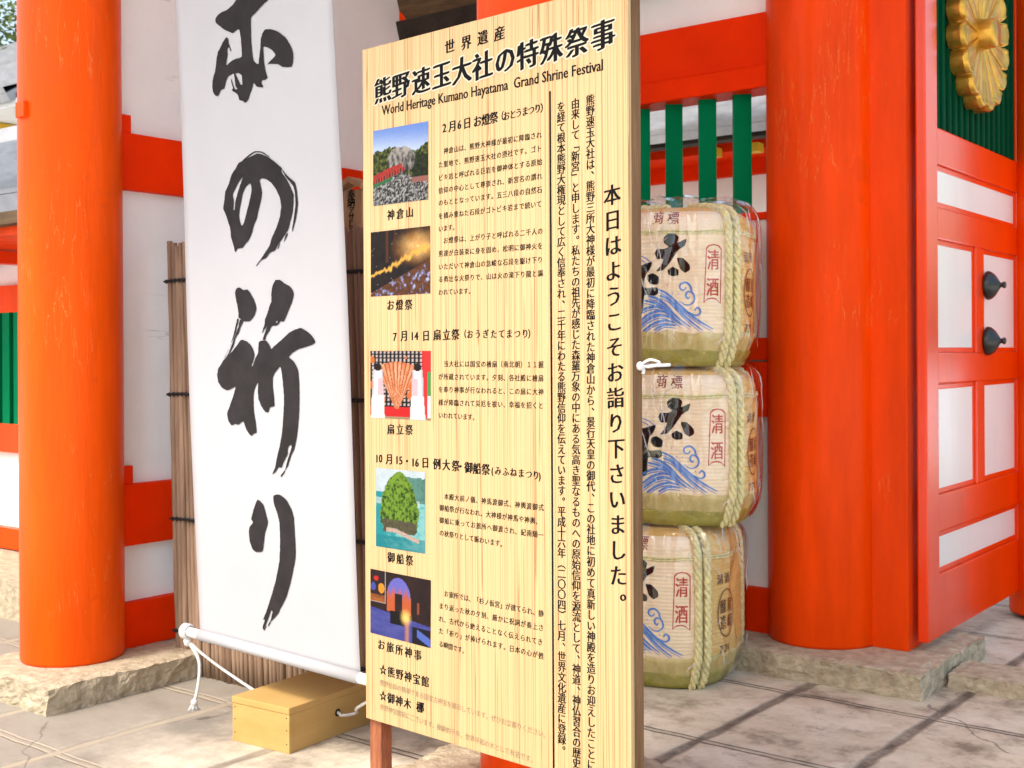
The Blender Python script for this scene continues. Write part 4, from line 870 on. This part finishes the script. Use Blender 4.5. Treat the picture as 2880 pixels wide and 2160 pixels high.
# ================================================================== WEIGHT BOX under the banner
bA, bB, bC = at_z(814, 2122), at_z(663, 2079), at_z(1016, 2043)
ew = (bB - bA); el = (bC - bA).normalized(); ew = (ew - el * ew.dot(el)); bw = ew.length; ew.normalize(); BL = .50; BH = at_plane(811, 1992, bA, FWD).z
print('box', bw, BH)
bx = thing('weight_box', 'new pale wooden box with a rope hole standing under the banner rod', 'box', tuple(bA + ew * bw / 2 + el * BL / 2))
mb = MB(); mb.obox(bA + V((0, 0, BH - .022)) - ew * .002 - el * .002, ew * (bw + .004), el * (BL + .004), V((0, 0, .022))); obj('lid', mb, BOXW, bx, .003)
mb = MB(); mb.obox(bA, ew * bw, el * .018, V((0, 0, BH - .0225))); obj('end_board', mb, BOXW, bx, .002)
hole = at_plane(950, 2004, bA, ew)
for side in (0, 1):
    mb = MB(); base = bA + el * .0185 + ew * (0.001 if side == 0 else bw - .016)
    mb.obox(base, ew * .015, el * (BL - .02), V((0, 0, BH - .0225))); obj('side_board', mb, BOXW, bx, .002)
mb = MB(); mb.obox(bA + el * (BL - .018) , ew * bw, el * .018, V((0, 0, BH - .023))); obj('end_board', mb, BOXW, bx, .002)
hp_ = V((hole.x, hole.y, hole.z)) - ew * .0005
mb = MB(); pts = [hp_ + el * .013 * cos(2 * pi * k / 20) + UP * .013 * sin(2 * pi * k / 20) for k in range(20)]
mb.add(pts + [p + ew * .0012 for p in pts], [list(range(20))] + [(k, (k + 1) % 20, 20 + (k + 1) % 20, 20 + k) for k in range(20)]); obj('rope_hole', mb, DARKW, bx)
mb = MB()
for hz in (.03, .075, .115):
    for wv in (.012, bw - .012):
        c = bA + ew * wv + UP * hz - el * .0006; pts = [c + ew * .0025 * cos(pi * k / 4) + UP * .0025 * sin(pi * k / 4) for k in range(8)]; mb.add(pts + [p + el * .001 for p in pts], [list(range(8))] + [(k, (k + 1) % 8, 8 + (k + 1) % 8, 8 + k) for k in range(8)])
obj('nail_heads', mb, BLACKM, bx)
# rope from the rod through the box
def twist(path, r=.0052): m = MB(); m.tube(smoothpath(path, 10), r, 9); return m
re = gl + gs * .018 + V((0, 0, rz0)); up0 = re + V((0, 0, -.028))
cpt = lambda x, y, d: camxy(x, d) + V((0, 0, EYE - (y - HZ + (x - 1440) * .0055) / F * d))
hl = bA + ew * (bw - .0) + el * .16 + V((0, 0, BH * .66))
m = twist([up0, cpt(560, 1835, 4.33), cpt(630, 1888, 4.31), hl + ew * .012 + UP * .006, hl - ew * .02])
for i in range(3): m.tube(smoothpath([re + gs * (.012 * (i - 1)) + (-gn) * .0215 * cos(a) + UP * .0235 * sin(a) + gn * 0 for a in [2 * pi * k / 12 for k in range(13)]], 3), .0052, 7)
m.lathe([(.003, -.02), (.012, -.014), (.0155, 0), (.012, .014), (.003, .02)], 12, tuple(up0 + V((.004, 0, -.006))))
m.tube(smoothpath([up0, cpt(552, 1850, 4.32), cpt(556, 1890, 4.31), cpt(549, 1945, 4.30), cpt(541, 1972, 4.30)], 8), .0058, 9)
tail = cpt(541, 1975, 4.30); m.lathe([(.003, -.012), (.011, -.008), (.013, 0), (.010, .008), (.003, .012)], 10, tuple(tail))
rr_ = random.Random(2)
for k in range(16):
    d = V((rr_.uniform(-1, 1), rr_.uniform(-1, 1), 0)) * .016; m.tube([tail, tail + d * .6 + V((0, 0, -.014)), tail + d + V((0, 0, -.030))], .0022, 4)
obj('box_rope', m, CORD, ban)
rre = gl + gs * (edgeR(rz0) + .06) + V((0, 0, rz0 - .02))
m = twist([hp_ + ew * .03, hp_, hp_ - ew * .02 - UP * .006, hp_ - ew * .05 + el * .035 - UP * .002, cpt(1000, 1990, 4.02), cpt(1062, 1955, 3.90), rre + V((0, 0, -.03)), rre]); obj('box_rope', m, CORD, ban)

# ================================================================== CANE SCREEN behind the banner
sA = at_z(500, 1886); sB_ = at_z(700, 1932); ss = (sB_ - sA).normalized(); sn = V((ss.y, -ss.x, 0))
SW = (at_plane(1190, 1900, sA, sn) - sA).length
def spt(x, y): p = at_plane(x, y, sA, sn); return ((p - sA).dot(ss), p.z)
stop = spt(470, 683)[1]; lean = (spt(470, 683)[0] - 0) / stop
print('screen', SW, stop, lean)
scr = thing('cane_screen', 'weathered brown cane screen tied with black cord standing behind the banner', 'screen', tuple(sA + ss * SW / 2))
rs = random.Random(11); mb = MB(); s = 0.0
while s < SW:
    r = rs.uniform(.0105, .0145); dl = rs.uniform(-.006, .006); zt_ = stop + rs.uniform(-.02, .008); off = rs.uniform(-.004, .004)
    pth = [];
    for k in range(17):
        z = zt_ * k / 16; pth.append(sA + ss * (s + r + lean * z + dl * z) + sn * (off + .003 * sin(z * 3 + s * 20)) + V((0, 0, z)))
    nodes_ = {rs.randrange(1, 16) for _ in range(5)}
    mb.tube(pth, r, 9, lambda q, N_=nodes_, r_=r: r_ * (1.0 + (.13 if round(q * 16) in N_ else 0)) * (1.02 - .06 * q)); s += 2 * r * 1.03
obj('canes', mb, REED, scr)
for py in (793, 1110, 1457, 1768):
    z = spt(485, py)[1]; mb = MB(); n = int(SW / .013)
    for off in (0, pi):
        mb.tube([sA + ss * (SW * k / n + lean * z) + sn * (.017 + .004 * cos(k * 1.6 + off)) + V((0, 0, z + .0055 * sin(k * 1.6 + off) + .004 * sin(k * .21))) for k in range(n + 1)], .0042, 6)
    obj('cord_binding', mb, BIND, scr)
# small roofed plaque whose top shows over the screen
pq = V((sA.x, sA.y, 0)) + ss * (spt(994, 690)[0]) - sn * .10; 
pz = lambda y: at_plane(994, y, pq, sn).z
plq = thing('donation_plaque', 'small brown wooden plaque with roofed top and brush writing above the cane screen', 'plaque', tuple(pq))
pwid = (at_plane(1023, 600, pq, sn) - at_plane(966, 600, pq, sn)).dot(ss); pc_ = pq + ss * ((at_plane(995, 600, pq, sn) - pq).dot(ss))
mb = MB(); mb.obox(pc_ - ss * pwid / 2 - sn * .012 + V((0, 0, 1.1)), ss * pwid, sn * .024, V((0, 0, pz(535) - 1.1))); obj('plaque_board', mb, PLAQ, plq, .003)
mb = MB(); mb.obox(pc_ - ss * .02 - sn * .035, ss * .04, sn * .02, V((0, 0, pz(560)))); obj('post', mb, PLAQ, plq, .003)
mb = MB(); w2 = pwid * .62
for sg in (-1, 1):
    top = pc_ + V((0, 0, pz(515))); mb.obox(top - sn * .03, ss * sg * w2 + V((0, 0, -.028)), sn * .06, V((0, 0, .022)))
obj('plaque_roof', mb, PLAQ, plq, .002)
mb = MB(); pf = lambda s_, t_, l=0: pc_ + ss * s_ + V((0, 0, t_)) + sn * (.0135 + l)
for ch, y in zip('奉納アサヒビール', (548, 569, 593, 611, 628, 645, 662, 680)):
    k_ = .040 if ch in '奉納' else .034
    if ch == 'ー': put(mb, (lambda a_, b_, l, y_=pz(y): pf(b_ - y_, y_ - a_, l)), ch, 0, pz(y), k_, k_, .001, 0)
    else: put(mb, pf, ch, 0, pz(y), k_, k_, .0012, .05)
obj('plaque_lettering', mb, INK, plq)

# ================================================================== SAKE BARRELS
PROF = [(.255, 0), (.272, .012), (.283, .045), (.294, .085), (.309, .115), (.314, .16), (.316, .28), (.315, .42), (.311, .50), (.304, .545), (.285, .578), (.245, .600), (.18, .612), (.08, .618), (.01, .62)]
def rad(z):
    for (r0, z0_), (r1_, z1_) in zip(PROF, PROF[1:]):
        if z0_ <= z <= z1_: return r0 + (r1_ - r0) * (z - z0_) / max(1e-6, z1_ - z0_)
    return PROF[0][0] if z < 0 else .01
BH_ = .62
def sq(a): a += radians(47); return .972 / (abs(cos(a)) ** 2.6 + abs(sin(a)) ** 2.6) ** (1 / 2.6)
axB = camxy(1866, 4.92); axM = camxy(1921, 4.95); axT = camxy(1916, 4.98)
def on_cyl(px, py, ax, z0, R=.316):
    d = ray(px, py); o = V((0, 0, EYE)) - V((ax.x, ax.y, 0)); A = d.x ** 2 + d.y ** 2; B_ = o.x * d.x + o.y * d.y; C = o.x ** 2 + o.y ** 2 - R * R
    dis = B_ * B_ - A * C; t = (-B_ - sqrt(max(0, dis))) / A; p = o + d * t; return (p.x * 1, p.y * 1, p.z - z0)
def ang(px, py, ax, z0): x, y, z = on_cyl(px, py, ax, z0); return atan2(y, x), z
ropeM = ang(2066, 1250, axM, .62)[0]; ropeB = ang(1973, 1700, axB, 0)[0]
print('rope angles', math.degrees(ropeM), math.degrees(ropeB))
def cylf(a, z, l=0):  # angle (0 at the front right rope), height
    r = (rad(z) + .0035) * sq(a) + l; return V((r * cos(a), r * sin(a), z))
U2 = lambda x, y: (1790 + x / 3.456, 1020 + y / 3.456)
U3 = lambda x, y: (1790 + x / 3.317, 1470 + y / 3.317)
def mA(x, y): a, z = ang(*U2(x, y), axM, .62); return (a - ropeM, z)
def mB_(x, y): a, z = ang(*U3(x, y), axB, 0); return (a - ropeB, z)
def fill_art(mb, contours, lift=.0, conv=mA, step=.05):
    vs_, fs_ = fill2d([[((a) * .316, z) for a, z in c] for c in contours]); vs_, fs_ = cut_rows(vs_, fs_, step); mb.add([cylf(x / .316, y, lift) for x, y in vs_], fs_)
def PA(s, conv=mA, rgh=.0):
    v = [float(x) for x in s.replace(',', ' ').split()]; c = [(v[i], v[i + 1]) for i in range(0, len(v), 2)]
    if rgh: c = rough(c, rgh * 3, 9)
    return [conv(x, y) for x, y in c]
def stroke(pts, w, taper=True):   # tapered brush line in zoom pixels -> outline
    pts = [(p.x, p.y) for p in smoothpath([(x, y, 0) for x, y in pts], 8)]; L_, R_ = [], []
    for i, p in enumerate(pts):
        a_, b_ = pts[max(0, i - 1)], pts[min(len(pts) - 1, i + 1)]; dx, dy = b_[0] - a_[0], b_[1] - a_[1]; d = max(1e-6, sqrt(dx * dx + dy * dy)); k = i / (len(pts) - 1)
        ww = w * (.12 + .88 * sin(pi * min(1, k * .9 + .1)) ** .6) if taper else w
        L_.append((p[0] - dy / d * ww / 2, p[1] + dx / d * ww / 2)); R_.append((p[0] + dy / d * ww / 2, p[1] - dx / d * ww / 2))
    return L_ + R_[::-1]
SEGA = -radians(97)
def patch(mb, a0, a1_, z0_, z1_, lift, na=40, nz=16):
    pts = [];
    for j in range(nz + 1):
        for i in range(na + 1): pts.append(cylf(a0 + (a1_ - a0) * i / na, z0_ + (z1_ - z0_) * j / nz, lift))
    mb.add(pts, [(j * (na + 1) + i, j * (na + 1) + i + 1, (j + 1) * (na + 1) + i + 1, (j + 1) * (na + 1) + i) for j in range(nz) for i in range(na)], True)
wrapm = bpy.data.materials.new('clear_plastic_wrap'); wrapm.use_nodes = True; n_, l_ = nodes(wrapm); n_.remove(n_['Principled BSDF'])
tr_ = n_.new('ShaderNodeBsdfTransparent'); tr_.inputs[0].default_value = (.985, .985, .98, 1); gl_ = n_.new('ShaderNodeBsdfGlossy'); gl_.inputs['Roughness'].default_value = .07; gl_.inputs[0].default_value = (.95, .95, .95, 1)
fr_ = n_.new('ShaderNodeFresnel'); fr_.inputs[0].default_value = 1.75; mxs = n_.new('ShaderNodeMixShader'); tcw = n_.new('ShaderNodeTexCoord'); nw = n_.new('ShaderNodeTexNoise'); nw.inputs['Scale'].default_value = 5; nw.inputs['Detail'].default_value = 2; nw.inputs['Distortion'].default_value = .5
bw_ = n_.new('ShaderNodeBump'); bw_.inputs['Strength'].default_value = .7; bw_.inputs['Distance'].default_value = .05; l_.new(tcw.outputs['Object'], nw.inputs['Vector']); l_.new(nw.outputs[0], bw_.inputs['Height'])
l_.new(bw_.outputs[0], gl_.inputs['Normal']); l_.new(bw_.outputs[0], fr_.inputs['Normal']); geo_ = n_.new('ShaderNodeNewGeometry'); m1_ = n_.new('ShaderNodeMath'); m1_.operation = 'SUBTRACT'; m1_.inputs[0].default_value = 1; l_.new(geo_.outputs['Backfacing'], m1_.inputs[1]); m2_ = n_.new('ShaderNodeMath'); m2_.operation = 'MULTIPLY'; l_.new(fr_.outputs[0], m2_.inputs[0]); l_.new(m1_.outputs[0], m2_.inputs[1]); l_.new(m2_.outputs[0], mxs.inputs[0]); l_.new(tr_.outputs[0], mxs.inputs[1]); l_.new(gl_.outputs[0], mxs.inputs[2]); l_.new(mxs.outputs[0], n_['Material Output'].inputs[0])

foldm = bpy.data.materials.new('crease_glint_plastic'); foldm.use_nodes = True; n_, l_ = nodes(foldm); pb_ = n_['Principled BSDF']; pb_.inputs['Base Color'].default_value = (.85, .85, .85, 1); pb_.inputs['Roughness'].default_value = .12; pb_.inputs['Alpha'].default_value = .5; pb_.inputs['Specular IOR Level'].default_value = 1  # milky crease colour standing in for glints on the film
def build_barrel():
    t = thing('sake_barrel', 'x', 'sake barrel', (0, 0, 0), 'straw wrapped sake barrels stacked behind the notice board')
    mb = MB(); mb.lathe([p for p in PROF if p[1] >= .045], 96, fn=lambda r, z, a: r * (1 + (sq(a) - 1) * min(1, r / .25)) + .0015 * sin(a * 40) * (z > .54)); obj('straw_body', mb, STRAW, t)
    mb = MB(); lp = [(.246, 0), (.268, .006), (.281, .030), (.288, .055), (.292, .062), (.280, .066)]
    mb.lathe(lp, 120, fn=lambda r, z, a: r * sq(a) + .004 * NZ.noise(V((a * 3, z * 30, 1))) + (.0035 if int(a * 3.5) % 2 else 0) * (z > .02), zfn=lambda z, a: (.010 * NZ.noise(V((cos(a) * 4, sin(a) * 4, 7))) + .006 * (abs((a * 3.5) % 1 - .5) - .25)) * (z > .05)); obj('leaf_base', mb, LEAFB, t)
    mb = MB(); mb.lathe([(.284, .052), (.290, .064), (.300, .088), (.312, .112), (.3165, .130), (.306, .134)], 120, fn=lambda r, z, a: r * sq(a) + .005 * NZ.noise(V((cos(a) * 9, sin(a) * 9, z * 22))) + .0025 * sin(a * 26 + 2 * sin(a * 3)), zfn=lambda z, a: .012 * NZ.noise(V((cos(a) * 5, sin(a) * 5, 3 + z * 6)))); obj('straw_skirt', mb, SKIRT, t)
    mb = MB(); patch(mb, SEGA, 0, .104, .506, -.0012); patch(mb, SEGA, 0, .512, .588, -.0006, 40, 14); obj('label_sheet', mb, SHEET, t)
    mb = MB();
    for zz in (.503, .512):
        mb.tube([cylf(2 * pi * k / 120, zz + .0025 * sin(k * .5), .0005) for k in range(121)], .0042, 6)
    obj('hoop_cord', mb, ROPE, t)
    rope_prof = [(.250, .004)] + [(r, z) for r, z in PROF if z > .03 and z < .615] + [(.06, .622)]
    for k, a in enumerate((0, SEGA, pi * .48, pi)):
        mb = MB()
        path = smoothpath([(r + .012, z, 0) for r, z in rope_prof], 14)
        for side in (-1, 1):
            for ph in (0, pi * 2 / 3, pi * 4 / 3):
                L_ = 0; out = []
                for i, p in enumerate(path):
                    if i: L_ += (path[i] - path[i - 1]).length
                    th = L_ * 2 * pi / .095 + ph; offs = side * .0205 + .0090 * cos(th); h = .0090 * sin(th)
                    tt = (path[min(i + 1, len(path) - 1)] - path[max(i - 1, 0)]).normalized(); nx_, nz_ = tt.y, -tt.x
                    R_ = max(.03, p.x * sq(a) + nx_ * h); out.append(V((R_ * cos(a) - offs * sin(a), R_ * sin(a) + offs * cos(a), p.y + nz_ * h)))
                mb.tube(out[::2], .0092, 7)
        obj('straw_rope', mb, ROPE, t)
    # ---- printing on the label
    mb = MB()
    fill_art(mb, [PA('350,335 400,345 440,375 430,430 520,395 505,460 440,500 400,555 350,620 280,690 210,695 260,640 280,585 220,580 192,530 210,490 290,485 330,465 285,430 280,380 310,350', rgh=1)])
    fill_art(mb, [PA('425,580 490,580 555,640 560,690 510,718 460,680', rgh=1)]); fill_art(mb, [PA('330,690 380,660 440,690 440,740 380,750 335,730', rgh=1)])
    fill_art(mb, [PA('-45,640 50,635 165,605 150,670 110,720 92,800 92,835 110,855 215,850 235,900 200,930 110,920 95,940 90,1000 85,1080 45,1100 40,1000 30,930 -60,940 -70,890 25,860 30,740 -40,720', rgh=1)])
    fill_art(mb, [PA('130,730 180,715 240,760 230,820 160,820 120,770', rgh=1)]); fill_art(mb, [PA('-110,760 -60,740 -20,790 -40,840 -100,830', rgh=1)])
    obj('label_lettering', mb, INK, t)
    mb = MB()
    W = [((230, 870), (330, 920), (450, 1020), (560, 1110), (680, 1190), (795, 1250)), ((245, 930), (340, 970), (440, 1060), (560, 1170), (700, 1270)), ((130, 930), (220, 960), (320, 1030), (420, 1130), (580, 1240)), ((90, 970), (200, 1000), (300, 1060), (400, 1160), (490, 1220)),
         ((40, 1175), (130, 1110), (230, 1080), (330, 1095)), ((45, 1222), (150, 1150), (260, 1120), (370, 1150)), ((80, 1265), (180, 1200), (300, 1170), (410, 1195)), ((40, 1085), (120, 1045), (220, 1035), (280, 1055)), ((195, 1258), (300, 1210), (430, 1222)), ((30, 535), (90, 560), (165, 615)), ((30, 570), (80, 595), (120, 630))]
    for w in W:
        for dy, ww in ((0, 27), (27, 11)) if w[0][1] > 700 else ((0, 9),): fill_art(mb, [[mA(x, y) for x, y in stroke([(x, y + dy) for x, y in w], ww)]])
    for c in (((525, 862), (490, 885), (458, 860), (470, 825), (520, 812), (565, 845), (580, 900), (604, 935), (606, 985), (565, 1022), (510, 1022), (455, 985)), ((572, 905), (540, 900), (522, 935), (545, 965), (563, 942)), ((612, 1080), (636, 1050), (665, 1072), (662, 1108), (620, 1124), (555, 1092))):
        fill_art(mb, [[mA(x, y) for x, y in stroke(c, 21)]])
    for x, y in ((385, 915), (330, 832), (575, 1055), (445, 920), (520, 858)): fill_art(mb, [[mA(x + 6 * cos(k), y + 6 * sin(k)) for k in range(6)]])
    obj('wave_pattern', mb, BLUE_INK, t)
    mb = MB(); arc = [(715, 480), (740, 452), (787, 440), (835, 450), (860, 478)]; out = arc + [(857, 1008), (815, 970), (775, 962), (735, 972), (697, 1004)]
    inn = [(x + (9 if x < 787 else -9), y + (11 if y < 700 else -14)) for x, y in out]; inn[2] = (787, 451); inn[6] = (815, 957); inn[7] = (776, 949); inn[8] = (737, 958)
    fill_art(mb, [[mA(*p) for p in out], [mA(*p) for p in inn]])
    def cy(mbx, ch, x, y, w_, h_, conv, bold=.0012):
        a_, z_ = conv(x, y); a2, _ = conv(x + w_ / 2, y); a0_, _ = conv(x - w_ / 2, y); _, zt2 = conv(x, y - h_ / 2); _, zb2 = conv(x, y + h_ / 2)
        put(mbx, lambda s_, t_, l=0: cylf(s_ / .316, t_, .0002 + l), ch, a_ * .316, z_, (a2 - a0_) * .316, zt2 - zb2, bold, 0)
    cy(mb, '清', 785, 590, 118, 205, mA); cy(mb, '酒', 780, 848, 118, 190, mA); obj('label_seal', mb, RED_INK, t)
    mb = MB(); cy(mb, '商', 206, 180, 125, 140, mA); cy(mb, '標', 375, 187, 135, 140, mA); obj('trademark_lettering', mb, DRED_INK, t)
    mb = MB(); ca, cz = mB_(868, 842); a2, _ = mB_(762, 842); rx = abs(ca - a2); rz = abs(mB_(868, 615)[1] - cz)
    fill_art(mb, [[(ca + rx * cos(2 * pi * k / 48), cz + rz * sin(2 * pi * k / 48)) for k in range(48)], [(ca + (rx - .016) * cos(2 * pi * k / 48), cz + (rz - .005) * sin(2 * pi * k / 48)) for k in range(48)]])
    def sy(ch, da, z_, em, wk=1, bold=.0012): put(mb, lambda s_, t_, l=0: cylf(s_ / .316, t_, .0002 + l), ch, (ca + da) * .316, z_, em * wk, em, bold, 0)
    for ch, da, dz in (('醸', -rx * .42, rz * .30), ('造', -rx * .42, -rz * .36), ('尾', rx * .42, rz * .30), ('崎', rx * .42, -rz * .36)): sy(ch, da, cz + dz, rz * .62, .75)
    zz = mB_(830, 525)[1]; sy('清', -rx * .70, zz, .042, 1.0); sy('酒', rx * .10, zz, .042, 1.0)
    zz = mB_(830, 1180)[1]
    for ch, da in (('7', -rx * .55), ('2', -rx * .02), ('l', rx * .42)): sy(ch, da, zz, .046, 1.1)
    obj('volume_lettering', mb, BROWN_INK, t)
    # ---- clear plastic wrap
    mb = MB(); n = 110; n = 180; prof = [(.283, .02), (.303, .05), (.318, .09), (.328, .13), (.333, .2), (.335, .28), (.336, .36), (.336, .44), (.335, .50), (.333, .55), (.325, .59), (.305, .618), (.27, .638), (.22, .648), (.16, .650), (.09, .646), (.01, .643)]
    pts = []
    for r, z in prof:
        for k in range(n):
            a_ = 2 * pi * k / n; x_, y_ = cos(a_), sin(a_); sh = max(0, min(1, (z - .50) / .1)); lo = max(0, 1 - z / .12)
            d = .014 * NZ.noise(V((x_ * 2.2, y_ * 2.2, z * 5))) + (.010 + .016 * sh + .012 * lo) * (abs(NZ.noise(V((x_ * 7, y_ * 7, z * 4 + 3)))) * 2 - .3); rr = max(.008, r * (1 + (sq(a_) - 1) * min(1, r / .25)) + d)
            pts.append(V((rr * x_, rr * y_, z + sh * .022 * NZ.noise(V((x_ * r * 16, y_ * r * 16, 5))))))
    mb.add(pts, [(i * n + k, i * n + (k + 1) % n, (i + 1) * n + (k + 1) % n, (i + 1) * n + k) for i in range(len(prof) - 1) for k in range(n)], True)
    obj('plastic_wrap', mb, wrapm, t)
    rf = random.Random(5)
    for k in range(26):
        mb = MB()
        a_ = rf.uniform(-2.2, 1.6); z_ = rf.uniform(.46, .615); L_ = rf.uniform(.05, .24); sl_ = rf.uniform(-1.0, 1.0); pts = []
        if k % 4 == 0: z_ = rf.uniform(.12, .2); L_ = rf.uniform(.04, .1)
        for q in range(9):
            f = q / 8; zz_ = max(.04, z_ - L_ * f); aa = a_ + sl_ * L_ * f * 2.2 + .03 * sin(f * 5 + k); R_ = (.3405 if zz_ < .54 else .3405 - (zz_ - .54) ** 2 * 9) * sq(aa) + .002 * sin(f * 9); pts.append(V((R_ * cos(aa), R_ * sin(aa), zz_ + (.012 if zz_ > .56 else 0))))
        mb.tube(pts, .002, 5, lambda q: .0004 + .0017 * sin(pi * min(1, max(0, q))))
        obj('wrap_fold_glint', mb, foldm, t)  # pale streaks along creases, drawn as the highlights of the film
    return t
def squeeze(o, k): o.scale = (k, k, 1.0)
def copy_tree(o, parent=None):
    c = o.copy(); COL.objects.link(c)
    if parent is not None: c.parent = parent
    for ch in list(o.children): copy_tree(ch, c)
    return c
B0 = build_barrel(); B1 = copy_tree(B0); B2 = copy_tree(B0)
B0.location = (axB.x, axB.y, 0); B0.rotation_euler.z = ropeB; B0['label'] = 'bottom sake barrel of the stack, standing on the paving and turned leftward'
B1.location = (axM.x, axM.y, .620); B1.rotation_euler = (.0, .006, ropeM); B1['label'] = 'middle sake barrel of the stack, squeezed between two others'
B2.location = (axT.x, axT.y, 1.240); B2.rotation_euler = (-.008, .010, ropeM - radians(1.5)); B2['label'] = 'topmost sake barrel of the stack, loosely wrapped in shiny plastic'

for o_ in (B0, B1, B2): o_.scale = (.952, .952, 1)
B2.scale.z = 1.03

COL.objects.unlink(_fo); bpy.data.objects.remove(_fo)
